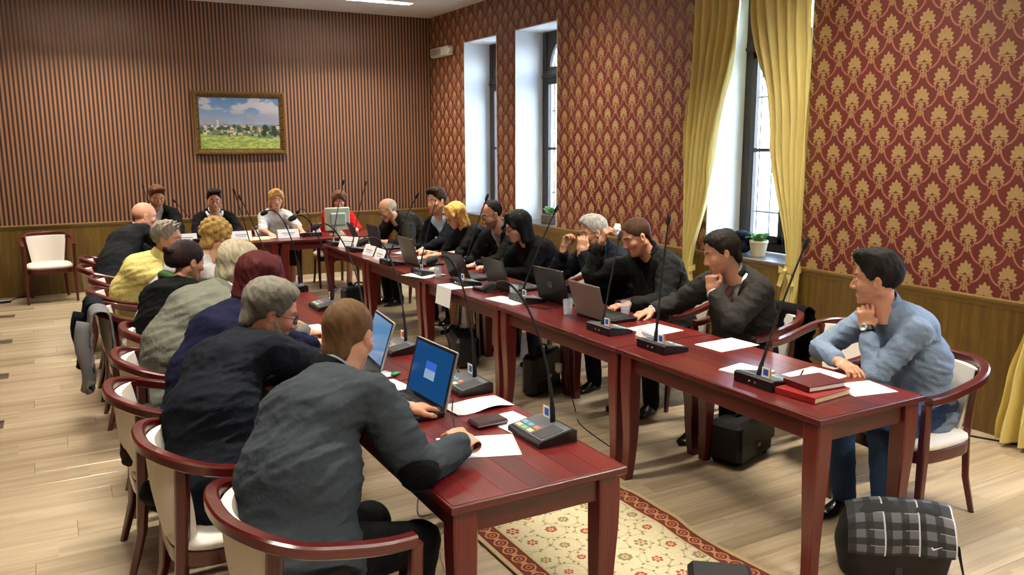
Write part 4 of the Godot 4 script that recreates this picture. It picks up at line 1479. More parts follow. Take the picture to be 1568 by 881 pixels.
func tie_mat(c) -> StandardMaterial3D:
	if c is Color: return cloth(c, "cotton")
	# [ground, stripe]
	var w := 64; var h := 256
	var img := Image.create(w, h, true, Image.FORMAT_RGB8)
	for y in h:
		for x in w:
			var t := fmod((x * 0.8 + y) / 52.0, 1.0)
			img.set_pixel(x, y, c[1] if t < 0.28 else c[0])
	img.generate_mipmaps()
	return tex_mat(ImageTexture.create_from_image(img), 0.5)

func collar_mesh(J: Dictionary, r: float, hgt: float, open: float) -> ArrayMesh:
	var N: Vector3 = J.N; var ax: Vector3 = (J.NT - N)
	ax = (ax.normalized() + Vector3(0, 0.35, 0)).normalized()
	var xb: Vector3 = (J.X - ax * J.X.dot(ax)).normalized()
	var zb := xb.cross(ax)
	var b := MB.new()
	var rows := []
	var prof := [Vector2(0.0, -0.03), Vector2(0.004, 0.0), Vector2(-0.002, hgt), Vector2(-0.007, hgt + 0.002), Vector2(-0.010, hgt - 0.003), Vector2(-0.010, -0.03)]
	var K := 28
	for q: Vector2 in prof:
		var row := []
		for k in K + 1:
			var a := PI * 0.5 + open + (TAU - open * 2.0) * k / K
			var fr := 0.5 + 0.5 * sin(a)
			var rr := r + q.x
			row.append(N + ax * (q.y + 0.008 - 0.035 * fr) + (xb * cos(a) * rr * 1.06 + zb * sin(a) * rr * 1.02) + zb * 0.006)
		rows.append(row)
	b.grid(rows, false, true)
	return b.mesh()

func shoe_mesh(A: Vector3, turn: float) -> ArrayMesh:
	var b := MB.new()
	b.xf = Transform3D(Basis(Vector3.UP, turn), Vector3(A.x, 0, A.z))
	var rows := []
	for i in 11:
		var f := i / 10.0
		var z := lerpf(-0.075, 0.195, f)
		var w := 0.044 * sqrt(maxf(1.0 - pow(absf(f - 0.5) * 2.0, 4.0), 0.0)) * (0.82 + 0.3 * smoothstep(0.3, 0.75, f)) + 0.001
		var hg := lerpf(0.105, 0.042, smoothstep(0.25, 0.8, f)) * sqrt(maxf(1.0 - pow(maxf(f - 0.75, 0) * 4.0, 3.0), 0.02))
		var row := []
		for j in 17:
			var a := TAU * j / 16.0
			var y := hg * 0.5 + sin(a) * hg * 0.5
			row.append(Vector3(cos(a) * w * (1.0 if sin(a) < 0 else lerpf(1.0, 0.8, sin(a))), maxf(y, 0.0), z))
		rows.append(row)
	b.grid(rows, true, true)
	return b.mesh()

func build_people():
	weave_n = crease_normal()
	var RX := -PI / 2     # faces -x (window row)
	var LX := PI / 2      # faces +x (left row)
	var o := person({label = "man in a light blue shirt resting his chin on his hand", yaw = RX, hip = Vector2(-1.44, 9.38), head = Vector3(-1.66, 1.205, 9.25), look = Vector3(-1.0, 0.06, 0.0), twist = -0.3, hair = "quiff", hairc = Color(0.11, 0.095, 0.085),
		top = "shirt", topc = Color(0.47, 0.54, 0.63), wL = Vector3(-1.735, 0.965, 9.27), handL = "chin", hdL = Vector3(0.02, 1, -0.15), palmL = Vector3(0.75, 0, -0.65), poleL = Vector3(-0.1, -0.8, 0.9), wR = Vector3(-1.87, 0.80, 9.24), handR = "relaxed", hdR = Vector3(-0.25, -0.08, 0.9), poleR = Vector3(-0.6, -0.5, -0.8), cell = 0.01, legc = Color(0.22, 0.31, 0.46), head_scale = 1.09, shoulder = 0.195, girth = 1.12, collarc = Color(0.43, 0.50, 0.59),
		kL = Vector3(0.14, 0.50, 0.45), kR = Vector3(-0.12, 0.5, 0.43)})
	wrist_watch(o)
	person({label = "man in dark suit with red striped tie, hand over his mouth", yaw = RX + 0.3, hip = Vector2(-1.36, 8.07), head = Vector3(-1.62, 1.205, 8.10), look = Vector3(-0.75, 0.3, 0.1), hair = "swept", hairc = Color(0.11, 0.09, 0.075), hair_scale = Vector3(0.98, 0.98, 0.97),
		topc = Color(0.17, 0.16, 0.15), tie = [Color(0.62, 0.58, 0.54), Color(0.55, 0.07, 0.07)], button = -0.16, wL = Vector3(-1.715, 0.985, 8.13), handL = "fist", hdL = Vector3(0.0, 1, -0.1), palmL = Vector3(0.9, 0, -0.2), poleL = Vector3(-0.2, -0.8, 0.7), wR = Vector3(-1.88, 0.80, 7.74), handR = "relaxed", poleR = Vector3(0, -0.5, -0.8), cell = 0.011, head_scale = 1.06, girth = 1.08})
	person({label = "man in black jacket wiping his brow with a white tissue", yaw = RX + 0.3, hip = Vector2(-1.36, 7.30), head = Vector3(-1.66, 1.235, 7.29), look = Vector3(-0.5, 0.42, 0.0), hair = "crop", hairc = Color(0.25, 0.17, 0.11),
		topc = Color(0.10, 0.105, 0.10), shirtc = Color(0.03, 0.03, 0.035), collarc = Color(0.03, 0.03, 0.03), cuffs = false, wR = Vector3(-1.84, 1.19, 7.13), handR = "grip", hdR = Vector3(0.15, 1, 0.35), palmR = Vector3(0.9, 0, 0.3), poleR = Vector3(-0.7, -0.7, -0.5), wL = Vector3(-1.87, 0.80, 7.50), poleL = Vector3(0.6, -0.6, 0.6), cell = 0.012, girth = 1.15, kind = 2, head_scale = 1.06})
	person({label = "grey haired man in navy jacket lifting his glasses with both hands", yaw = RX + 0.2, hip = Vector2(-1.36, 6.66), head = Vector3(-1.66, 1.215, 6.76), look = Vector3(-0.5, 0.2, 0.0), hair = "short", hairc = Color(0.62, 0.61, 0.58),
		topc = Color(0.05, 0.065, 0.10), shirtc = Color(0.06, 0.07, 0.10), collarc = Color(0.06, 0.07, 0.10), cuffs = false, wR = Vector3(-1.86, 1.10, 6.66), handR = "grip", hdR = Vector3(0.25, 1, 0.1), palmR = Vector3(0.4, 0, 0.9), poleR = Vector3(-0.2, -1, -0.5), wL = Vector3(-1.83, 1.095, 6.86), handL = "grip", hdL = Vector3(0.2, 1, -0.1), palmL = Vector3(0.4, 0, -0.9), poleL = Vector3(-0.2, -1, 0.5), cell = 0.012, glasses = true})
	person({label = "woman with shoulder length black hair and glasses in a black cardigan", yaw = RX + 0.35, hip = Vector2(-1.38, 5.70), head = Vector3(-1.70, 1.165, 5.66), look = Vector3(-0.45, 0.28, 0.0), female = true, hair = "lob", hairc = Color(0.035, 0.03, 0.03), hair_scale = Vector3(1.04, 1.04, 1.06),
		top = "knit", topc = Color(0.02, 0.02, 0.021), collar = false, girth = 1.25, shoulder = 0.165, bust = 1.25, wR = Vector3(-1.93, 0.79, 5.50), wL = Vector3(-1.90, 0.79, 5.72), poleL = Vector3(0.5, -0.5, 0.8), poleR = Vector3(0.3, -0.7, -0.6), glasses = true, cell = 0.012, skirt = false, skin = Color(0.82, 0.62, 0.53), head_scale = 1.03})
	person({label = "dark haired bearded man in glasses and dark suit reading at the tables", yaw = RX + 0.35, hip = Vector2(-1.38, 5.11), head = Vector3(-1.68, 1.235, 5.137), look = Vector3(-0.4, 0.34, 0.0), hair = "thin", hairc = Color(0.07, 0.055, 0.05), beard = 0.6, glasses = true,
		topc = Color(0.035, 0.036, 0.04), tie = Color(0.45, 0.40, 0.38), shirtc = Color(0.62, 0.66, 0.72), wR = Vector3(-1.93, 0.79, 5.0), wL = Vector3(-1.93, 0.79, 5.26), poleL = Vector3(0.6, -0.5, 0.6), poleR = Vector3(0.3, -0.7, -0.6), cell = 0.013})
	person({label = "blonde woman in a short sleeved black dress looking down", yaw = RX + 0.3, hip = Vector2(-1.38, 4.48), head = Vector3(-1.72, 1.175, 4.442), look = Vector3(-0.2, 0.42, 0.0), female = true, hair = "lob", hairc = Color(0.80, 0.64, 0.36),
		top = "tee", topc = Color(0.03, 0.03, 0.03), collar = false, sleeve = 1.0, wR = Vector3(-1.95, 0.80, 4.28), wL = Vector3(-1.96, 0.80, 4.5), poleL = Vector3(0.6, -0.5, 0.7), poleR = Vector3(0.3, -0.7, -0.6), glasses = true, cell = 0.013, skirt = true, legc = Color(0.03, 0.03, 0.03), skin = Color(0.80, 0.60, 0.48)})
	person({label = "young dark haired man in navy suit and pale shirt without tie", yaw = RX + 0.45, hip = Vector2(-1.36, 3.85), head = Vector3(-1.66, 1.285, 3.851), look = Vector3(-0.15, 0.08, 0.0), hair = "quiff", hairc = Color(0.17, 0.12, 0.08),
		topc = Color(0.035, 0.05, 0.075), shirtc = Color(0.70, 0.77, 0.84), vslope = 0.42, button = -0.2, wR = Vector3(-1.93, 0.79, 3.80), wL = Vector3(-1.92, 0.80, 4.05), poleL = Vector3(0.7, -0.4, 0.5), poleR = Vector3(0.3, -0.8, -0.5), cell = 0.013, kind = 2, skin = Color(0.78, 0.58, 0.46)})
	person({label = "balding man with glasses in an olive jacket bent over his papers", yaw = RX + 0.15, hip = Vector2(-1.40, 2.70), head = Vector3(-1.84, 1.13, 2.865), look = Vector3(-0.3, 0.45, 0.0), hair = "fringe", hairc = Color(0.62, 0.58, 0.5), glasses = true,
		topc = Color(0.10, 0.088, 0.055), shirtc = Color(0.12, 0.11, 0.09), wR = Vector3(-2.06, 0.79, 2.75), wL = Vector3(-1.95, 0.79, 3.12), poleL = Vector3(0.2, -0.5, 0.8), cell = 0.013, hunch = 0.09, girth = 1.1})
	# --- left row, from the near end
	o = person({label = "man in a grey quilted blazer writing at the nearest table", yaw = LX + 0.38, hip = Vector2(-4.66, 9.43), head = Vector3(-4.36, 1.20, 9.10), look = Vector3(0.42, 0.36, 0.0), hair = "crop", hairc = Color(0.36, 0.26, 0.16),
		topc = Color(0.205, 0.23, 0.25), shirtc = Color(0.55, 0.60, 0.66), jcollar = Color(0.02, 0.02, 0.022), wR = Vector3(-4.02, 0.83, 9.385), handR = "pen", hdR = Vector3(-0.22, 0.22, -0.95), poleR = Vector3(-0.1, -0.9, 0.6), wL = Vector3(-3.98, 0.80, 8.85), handL = "relaxed", poleL = Vector3(-0.2, -0.5, -0.8), cell = 0.0085, head_scale = 1.09, shoulder = 0.215, girth = 1.2, hunch = 0.06, twist = -0.12, legc = Color(0.045, 0.05, 0.06), button = -0.3})
	elbow_patch(o)
	person({label = "bearded grey haired man with glasses in a navy jacket", yaw = LX + 0.1, hip = Vector2(-4.78, 8.64), head = Vector3(-4.45, 1.16, 8.32), look = Vector3(-0.22, 0.36, 0.0), hair = "swept", hairc = Color(0.42, 0.40, 0.36), full_beard = true, beardc = Color(0.58, 0.54, 0.50), beard = 0.4, glasses = true, kind = 2,
		topc = Color(0.06, 0.075, 0.105), shirtc = Color(0.68, 0.72, 0.78), wR = Vector3(-4.0, 0.82, 8.12), handR = "relaxed", wL = Vector3(-4.0, 0.83, 7.98), handL = "grip", cell = 0.01, head_scale = 1.09, shoulder = 0.195, girth = 1.18, hunch = 0.08, button = -0.3, skin = Color(0.80, 0.56, 0.45)})
	person({label = "woman with burgundy dyed hair partly hidden behind the bearded man", yaw = LX + 0.1, hip = Vector2(-4.78, 7.94), head = Vector3(-4.37, 1.215, 7.76), look = Vector3(0.2, 0.35, 0.0), female = true, hair = "bob", hairc = Color(0.24, 0.055, 0.07),
		top = "knit", topc = Color(0.05, 0.06, 0.16), collar = false, wR = Vector3(-3.98, 0.79, 7.62), wL = Vector3(-3.98, 0.79, 7.5), cell = 0.012, head_scale = 1.04})
	person({label = "grey haired man in a pale grey suit seen from behind", yaw = LX + 0.15, hip = Vector2(-4.79, 7.32), head = Vector3(-4.38, 1.22, 7.26), look = Vector3(0.4, 0.32, 0.0), hair = "swept", hairc = Color(0.58, 0.54, 0.45),
		topc = Color(0.40, 0.405, 0.36), wR = Vector3(-3.98, 0.80, 7.28), wL = Vector3(-4.0, 0.80, 6.95), cell = 0.01, hunch = 0.08, girth = 1.15, shoulder = 0.195, legc = Color(0.25, 0.25, 0.22), button = -0.3, head_scale = 1.07})
	o = person({label = "brown haired woman in black cardigan with a blue green scarf", yaw = LX + 0.15, hip = Vector2(-4.74, 6.56), head = Vector3(-4.50, 1.13, 6.23), look = Vector3(0.25, 0.25, 0.0), female = true, hair = "updo", hairc = Color(0.13, 0.075, 0.065),
		top = "knit", topc = Color(0.018, 0.018, 0.018), collar = false, wR = Vector3(-4.0, 0.80, 6.2), wL = Vector3(-4.0, 0.80, 6.0), cell = 0.011, skin = Color(0.66, 0.46, 0.36), head_scale = 1.05})
	scarf(o)
	person({label = "woman with short wavy blond hair and white top, seen from behind", yaw = LX + 0.15, hip = Vector2(-4.74, 5.82), head = Vector3(-4.25, 1.235, 5.864), look = Vector3(0.4, 0.3, 0.0), female = true, hair = "curly", hairc = Color(0.66, 0.53, 0.30),
		top = "tee", topc = Color(0.75, 0.74, 0.72), collar = false, wR = Vector3(-3.95, 0.80, 5.8), wL = Vector3(-3.95, 0.80, 5.55), cell = 0.013})
	person({label = "grey haired man in a pale yellow shirt turning his head", yaw = LX + 0.1, hip = Vector2(-4.82, 5.08), head = Vector3(-4.50, 1.18, 5.245), look = Vector3(-0.55, 0.08, 0.0), hair = "spiky", hairc = Color(0.50, 0.47, 0.42),
		top = "shirt", topc = Color(0.80, 0.74, 0.45), wR = Vector3(-4.05, 0.80, 5.2), wL = Vector3(-4.05, 0.80, 4.8), cell = 0.012, hunch = 0.06, girth = 1.02, shoulder = 0.18, legc = Color(0.2, 0.2, 0.2), head_scale = 1.06})
	person({label = "bald man in a dark grey suit in profile", yaw = LX + 0.05, hip = Vector2(-4.82, 3.66), head = Vector3(-4.46, 1.20, 3.233), look = Vector3(0.1, 0.2, 0.0), hair = "bald", kind = 2, beard = 0.05,
		topc = Color(0.095, 0.10, 0.108), wR = Vector3(-4.0, 0.80, 3.3), wL = Vector3(-4.0, 0.80, 3.0), cell = 0.013, girth = 1.05, shoulder = 0.185, hunch = 0.05, skin = Color(0.82, 0.60, 0.49), head_scale = 1.1})
	# --- head table
	person({label = "reddish haired man in dark suit, leftmost at the head table", yaw = 0.0, hip = Vector2(-4.12, 1.02), head = Vector3(-4.125, 1.265, 1.22), look = Vector3(0.1, 0.3, 0.0), hair = "quiff", hairc = Color(0.34, 0.21, 0.12),
		topc = Color(0.025, 0.025, 0.03), wR = Vector3(-4.25, 0.79, 1.6), wL = Vector3(-3.95, 0.79, 1.6), cell = 0.014})
	person({label = "dark haired man with glasses and red tie at the head table", yaw = 0.0, hip = Vector2(-3.47, 1.02), head = Vector3(-3.475, 1.20, 1.22), look = Vector3(-0.1, 0.06, 0.0), hair = "quiff", hairc = Color(0.11, 0.085, 0.07), glasses = true,
		topc = Color(0.025, 0.026, 0.032), tie = Color(0.42, 0.03, 0.06), button = -0.18, wR = Vector3(-3.65, 0.79, 1.6), wL = Vector3(-3.3, 0.79, 1.6), cell = 0.013})
	person({label = "blonde woman in a white blouse at the head table", yaw = 0.0, hip = Vector2(-2.73, 1.05), head = Vector3(-2.717, 1.19, 1.22), look = Vector3(-0.12, 0.06, -0.05), female = true, hair = "bob", hairc = Color(0.66, 0.50, 0.30),
		top = "tee", topc = Color(0.80, 0.79, 0.77), collar = false, sleeve = 1.0, wR = Vector3(-2.90, 0.79, 1.58), wL = Vector3(-2.50, 0.79, 1.60), poleL = Vector3(0.9, -0.4, -0.1), cell = 0.013, skirt = true, legc = Color(0.20, 0.14, 0.09), skin = Color(0.82, 0.60, 0.48), girth = 1.08})
	person({label = "brown haired woman in a red jacket behind the monitor", yaw = -0.1, hip = Vector2(-1.94, 1.05), head = Vector3(-1.90, 1.145, 1.25), look = Vector3(-0.25, 0.3, 0.0), female = true, hair = "lob", hairc = Color(0.36, 0.25, 0.16),
		top = "knit", topc = Color(0.66, 0.06, 0.05), collar = false, wR = Vector3(-2.05, 0.79, 1.6), wL = Vector3(-1.8, 0.79, 1.6), cell = 0.014, skirt = true, legc = Color(0.20, 0.14, 0.09), skin = Color(0.80, 0.58, 0.46)})

func crease_normal() -> ImageTexture:
	# cloth: long creases with a fine weave over them
	var f := noise(21, 0.011, 3); f.fractal_type = FastNoiseLite.FRACTAL_RIDGED; f.domain_warp_enabled = true; f.domain_warp_amplitude = 30.0; f.domain_warp_frequency = 0.01
	var a := f.get_seamless_image(512, 512); var b := noise(22, 0.25, 2).get_seamless_image(512, 512)
	a.convert(Image.FORMAT_RGBA8); b.convert(Image.FORMAT_RGBA8)
	for y in 512:
		for x in 512:
			var v := a.get_pixel(x, y).r * 0.86 + b.get_pixel(x, y).r * 0.14
			a.set_pixel(x, y, Color(v, v, v))
	a.bump_map_to_normal_map(7.0)
	return ImageTexture.create_from_image(a)

func wrist_watch(o: Node3D):
	var J := last_J
	var fd: Vector3 = (J.WL - J.EL).normalized()
	var b := MB.new()
	var w0: Vector3 = J.WL - fd * 0.004
	b.tube([w0 - fd * 0.016, w0 - fd * 0.012, w0 + fd * 0.012, w0 + fd * 0.016], [0.036, 0.0385, 0.0375, 0.034], 20)
	var st := put(b.mesh(), "watch_strap", mat(Color(0.06, 0.045, 0.035), 0.5), o)
	var cam := o.transform.affine_inverse() * Vector3(-4.6, 1.2, 10.4)
	var dd := (cam - w0); dd = (dd - fd * dd.dot(fd)).normalized()
	var c := MB.new()
	var ctr := w0 + dd * 0.036
	c.tube([ctr, ctr + dd * 0.01, ctr + dd * 0.012], [0.02, 0.02, 0.017], 20)
	put(c.mesh(), "watch_case", M.metal, st)

func elbow_patch(o: Node3D):
	var J := last_J
	var E: Vector3 = J.ER
	var ax: Vector3 = (J.WR - E).normalized()
	var S: Vector3 = (E - J.SR).normalized()
	var outd := (S - ax).normalized()
	var cam := (o.transform.affine_inverse() * Vector3(-5.26, 1.89, 11.93) - E).normalized()
	outd = (outd * 0.5 + cam * 0.9).normalized()
	var u: Vector3 = (ax - outd * ax.dot(outd)).normalized()
	var w := outd.cross(u)
	var b := MB.new(); var rows := []
	for i in 9:
		var r := i / 8.0
		var row := []
		for j in 25:
			var a := TAU * j / 24.0
			var p := E + u * (cos(a) * r * 0.075) + w * (sin(a) * r * 0.055) + outd * 0.25
			row.append(last_G.hit(p, -outd, 0.0135 if i < 8 else 0.004, 0.4))
		rows.append(row)
	b.grid(rows, true, false)
	put(b.mesh(), "elbow_patch", cloth(Color(0.02, 0.02, 0.022)), o)

func scarf(o: Node3D):
	var J := last_J
	var b := MB.new()
	var N: Vector3 = J.N + Vector3(0, -0.005, 0)
	for k in 3:
		var pts := []; var rr := []
		for i in 25:
			var a := TAU * i / 24.0
			pts.append(N + Vector3(cos(a) * (0.075 + 0.008 * k), -0.03 + 0.028 * k - 0.03 * sin(a) + 0.006 * sin(a * 3 + k), sin(a) * (0.078 + 0.006 * k)))
			rr.append(0.024 + 0.005 * sin(a * 4.0 + k * 2.0))
		b.col = lin([Color(0.05, 0.12, 0.32), Color(0.10, 0.26, 0.36), Color(0.24, 0.36, 0.16)][k])
		b.tube(pts, rr, 10, false)
	put(b.mesh(), "scarf", vcol_mat(0.8, "scarf"), o)

# ---------------------------------------------------------------- curtains, sill things, wall things
func curtain(label: String, le: Array, re: Array, ys: Array, dep: Array, folds: float, tie_y: float, tie_z: float, turn_bow: float, seed_: int):
	var t := thing("curtain", label, "curtain", Vector3(0, 0, 0), 0, "gold satin curtains")
	var b := MB.new(); var rows := []; var back := []
	var nz := noise(seed_, 1.4, 2)
	for i in 61:
		var f := i / 60.0
		var y := lerpf(ys[0], ys[ys.size() - 1], f)
		var k := 0
		while k < ys.size() - 2 and y < ys[k + 1]: k += 1
		var g: float = smoothstep(0.0, 1.0, (ys[k] - y) / (ys[k] - ys[k + 1]))
		var a := lerpf(le[k], le[k + 1], g); var c := lerpf(re[k], re[k + 1], g); var d := lerpf(dep[k], dep[k + 1], g)
		var row := []; var rb := []
		for j in 73:
			var s := j / 72.0
			var ph := nz.get_noise_2d(s * 3.0, y * 0.5) * 1.6
			var w := sin(s * folds * TAU + ph)
			w = signf(w) * pow(absf(w), 0.75)
			var x := -0.075 - d * 0.5 + d * 0.5 * w
			row.append(Vector3(x, y, lerpf(a, c, s) + 0.004 * nz.get_noise_2d(s * 9.0 + 5.0, y * 3.0)))
		rows.append(row)
	for r in rows:
		var rb := []
		for p: Vector3 in r: rb.append(p + Vector3(0.0025, 0, 0))
		back.append(rb)
	b.grid(rows, false, false); b.grid(back, false, true)
	put(b.mesh(), "cloth", M.gold_cloth, t)
	# tie band with a bow and two tails
	var q := MB.new()
	var band := []
	for i in 33:
		var a := TAU * i / 32.0
		band.append(Vector3(-0.09 + cos(a) * 0.062, tie_y + 0.006 * sin(a * 2.0), tie_z + sin(a) * 0.07))
	var R := []
	for i in 33:
		var row := []
		for k in 5: row.append(band[i] + Vector3(0, (k - 2) * 0.012, 0))
		R.append(row)
	q.grid(R, false, false)
	put(q.mesh(), "tie_band", M.gold_cloth, t)
	var bw := MB.new()
	bw.xf = Transform3D(Basis(Vector3.UP, turn_bow), Vector3(-0.165, tie_y, tie_z))
	for s in [-1, 1]:
		var lp := []
		for i in 13:
			var a := PI * 2.0 * i / 12.0
			var row := []
			for k in 5:
				var wv := (k - 2) / 2.0
				row.append(Vector3(-0.012 * cos(a) - 0.012, wv * (0.012 + 0.02 * sin(a * 0.5)) + 0.004, s * 0.062 * sin(a * 0.5)))
			lp.append(row)
		bw.grid(lp, false, s > 0)
		var tl := []
		for i in 7:
			var f := i / 6.0
			tl.append([Vector3(-0.004 - 0.01 * sin(f * 5.0), -f * 0.13, s * (0.012 + 0.045 * f) - 0.018), Vector3(-0.004 - 0.01 * sin(f * 5.0 + 1.0), -f * 0.13 + s * 0.01 * f, s * (0.012 + 0.045 * f) + 0.018)])
		bw.grid(tl, false, false)
	bw.tube([Vector3(-0.022, 0.015, 0), Vector3(-0.026, 0, 0), Vector3(-0.022, -0.015, 0)], [0.012, 0.017, 0.012], 8)
	put(bw.mesh(), "bow", M.gold_cloth, t)

func build_window_things():
	curtain("gold satin curtain tied back at the left of the near window", [6.04, 6.05, 6.0, 6.02, 5.98, 5.96], [6.74, 6.66, 6.36, 6.12, 6.16, 6.18], [3.62, 3.05, 1.6, 0.74, 0.40, 0.03], [0.09, 0.09, 0.08, 0.06, 0.08, 0.09], 6.0, 0.74, 6.07, 0.3, 3)
	curtain("gold satin curtain tied back at the right of the near window", [6.73, 6.78, 7.02, 7.26, 7.20, 7.18], [7.44, 7.41, 7.42, 7.38, 7.38, 7.40], [3.62, 3.05, 1.9, 0.88, 0.42, 0.03], [0.09, 0.09, 0.09, 0.06, 0.08, 0.09], 6.0, 0.88, 7.31, 0.35, 4)
	curtain("gold satin curtain whose hem shows at the right edge", [9.42, 9.30, 9.22, 9.17, 9.10, 9.06], [9.95, 9.9, 9.75, 9.4, 9.5, 9.55], [3.62, 3.05, 1.9, 0.88, 0.42, 0.03], [0.09, 0.09, 0.09, 0.06, 0.1, 0.12], 5.0, 0.88, 9.28, 0.35, 5)
	# curtain rods
	for i in 2:
		var z0: float = [5.85, 8.95][i]
		var t := thing("curtain_rod", ["brass curtain rod over the near window", "brass curtain rod beyond the right edge"][i], "curtain rod", Vector3(-0.12, 3.64, z0 + 0.85), 0, "curtain rods")
		var r := MB.new(); r.tube([Vector3(0, 0, -0.95), Vector3(0, 0, 0.95)], 0.012, 12)
		put(r.mesh(), "pole", mat_once("brass", Color(0.55, 0.42, 0.2), 0.35), t)
		for s in [-1, 1]:
			var f := MB.new(); f.tube([Vector3(0, 0, s * 0.95), Vector3(0, 0, s * 0.97), Vector3(0, 0, s * 1.0), Vector3(0, 0, s * 1.02)], [0.012, 0.025, 0.025, 0.008], 12)
			put(f.mesh(), "finial", M.brass, t)
			f = MB.new(); f.box(Vector3(0.06, 0, s * 0.8), Vector3(0.12, 0.014, 0.014), 0.002)
			put(f.mesh(), "bracket", M.brass, t)
	# potted plants on the sills
	for i in 2:
		var at: Vector3 = [Vector3(0.12, RAIL + 0.005, 6.73), Vector3(0.14, RAIL + 0.005, 3.27)][i]
		var t := thing("potted_plant", ["small green plant in a cream pot on the near window sill", "small plant in a grey box pot on the far window sill"][i], "plant", at)
		var p := MB.new()
		if i == 0: p.lathe(Vector3.ZERO, [Vector2(0.0, 0), Vector2(0.055, 0), Vector2(0.058, 0.005), Vector2(0.078, 0.12), Vector2(0.082, 0.122), Vector2(0.082, 0.14), Vector2(0.074, 0.14), Vector2(0.07, 0.12), Vector2(0, 0.12)])
		else:
			p.box(Vector3(0, 0.06, 0), Vector3(0.14, 0.12, 0.26), 0.012)
		put(p.mesh(), "pot", mat(Color(0.78, 0.72, 0.58) if i == 0 else Color(0.34, 0.32, 0.28), 0.6), t)
		var so := MB.new()
		if i == 0: so.lathe(Vector3.ZERO, [Vector2(0.0, 0.128), Vector2(0.073, 0.126)])
		else: so.box(Vector3(0, 0.122, 0), Vector3(0.12, 0.006, 0.24))
		put(so.mesh(), "soil", mat(Color(0.12, 0.08, 0.05), 0.95), t)
		var lm := mat_once("leaf", Color(0.25, 0.42, 0.13), 0.55)
		lm.backlight_enabled = true; lm.backlight = Color(0.2, 0.32, 0.08)
		for k in 26:
			var a := k * 2.4; var r := 0.06 + 0.05 * rng.randf()
			var hgt := 0.03 + 0.06 * rng.randf()
			var b0 := Vector3(cos(a) * 0.03, 0.125, sin(a) * (0.03 if i == 0 else 0.08))
			var tip := b0 + Vector3(cos(a) * r * 0.8, hgt, sin(a) * r)
			var lf := MB.new(); var rows := []
			var side := Vector3(-sin(a), 0, cos(a))
			for q in 5:
				var f := q / 4.0
				var c := b0.lerp(tip, f) + Vector3(0, 0.03 * sin(f * PI), 0)
				var w := 0.018 * sin(f * PI * 0.92 + 0.15)
				rows.append([c - side * w, c + Vector3(0, -0.004, 0), c + side * w])
			lf.grid(rows)
			put(lf.mesh(), "leaf", lm, t)
	# navy jacket bundled on the sill behind the dark suit
	var F := Field.new(Vector3(-0.2, -0.02, -0.35), Vector3(0.2, 0.32, 0.35), 0.012)
	for k in 16:
		var r := RandomNumberGenerator.new(); r.seed = 50 + k
		F.ell(Vector3(r.randf_range(-0.05, 0.05), 0.05 + 0.16 * r.randf(), r.randf_range(-0.16, 0.16)), Vector3(r.randf_range(0.04, 0.08), r.randf_range(0.03, 0.06), r.randf_range(0.06, 0.1)), 0.03)
	var j := Join.new(); j.add(F.extract(0.0, [Plane(Vector3.DOWN, -0.006)]), Transform3D.IDENTITY, Color.WHITE)
	var fold := noise(17, 14.0, 3); fold.fractal_type = FastNoiseLite.FRACTAL_RIDGED
	var jk := put(joined(j, Vector2(0.012, 0), fold), "bundled_jacket", cloth(Color(0.05, 0.07, 0.12)))
	jk.position = Vector3(0.10, RAIL + 0.006, 6.47)
	tag(jk, "dark navy jacket bundled on the near window sill", "jacket")
	# picture
	var t2 := thing("landscape_painting", "oil painting of a village and meadow in a gilt frame", "painting", Vector3(-2.867, 2.17, 0.0))
	var W := 1.225; var Hh := 0.845
	var fm := tex_mat(gilt_tex(), 0.35, Vector3(6, 6, 1)); fm.metallic = 0.5
	fm.heightmap_enabled = false
	fm.normal_enabled = true; fm.normal_texture = noise_normal(44, 0.12, 256, 10.0); fm.normal_scale = 1.0
	var pr := [Vector2(0.0, 0.0), Vector2(0.0, 0.05), Vector2(0.012, 0.062), Vector2(0.03, 0.066), Vector2(0.045, 0.055), Vector2(0.055, 0.042), Vector2(0.072, 0.036), Vector2(0.082, 0.026), Vector2(0.082, 0.0)]
	for e in 4:
		var fb := MB.new()
		var cs := [Vector3(-W / 2, -Hh / 2, 0), Vector3(W / 2, -Hh / 2, 0), Vector3(W / 2, Hh / 2, 0), Vector3(-W / 2, Hh / 2, 0)]
		var A: Vector3 = cs[e]; var B: Vector3 = cs[(e + 1) % 4]
		var d := (B - A).normalized(); var inw := Vector3(-d.y, d.x, 0)
		for k in pr.size() - 1:
			var p0: Vector2 = pr[k]; var p1: Vector2 = pr[k + 1]
			var P := [A + (inw + d) * p0.x + Vector3(0, 0, p0.y), A + (inw + d) * p1.x + Vector3(0, 0, p1.y), B + (inw - d) * p1.x + Vector3(0, 0, p1.y), B + (inw - d) * p0.x + Vector3(0, 0, p0.y)]
			var s2 := p1 - p0
			fb.poly(P, inw * -s2.y + Vector3(0, 0, s2.x) if s2.x > 0.0001 else (-inw if s2.y > 0 else inw), d, Vector3(0, 0, 1) + inw)
		put(fb.mesh(), "frame_side", fm, t2)
	var cb := MB.new()
	cb.box(Vector3(0, 0, 0.014), Vector3(W - 0.15, Hh - 0.15, 0.02))
	for i in cb.v.size():
		var p := cb.v[i]
		cb.uv[i] = Vector2(p.x / (W - 0.15) + 0.5, 0.5 - p.y / (Hh - 0.15))
	put(cb.mesh(), "canvas", tex_mat(painting_tex(), 0.5), t2)
	t2.rotation.x = 0.0
	# emergency light on the window wall by the corner
	var em := thing("emergency_light", "white emergency light box high on the wall by the corner", "wall lamp", Vector3(0, 3.21, 0.52))
	var eb := MB.new(); eb.box(Vector3(-0.045, 0, 0), Vector3(0.09, 0.13, 0.62), 0.012)
	put(eb.mesh(), "housing", M.white_plastic, em)
	var ed := MB.new(); ed.box(Vector3(-0.092, 0, -0.1), Vector3(0.012, 0.09, 0.32), 0.004)
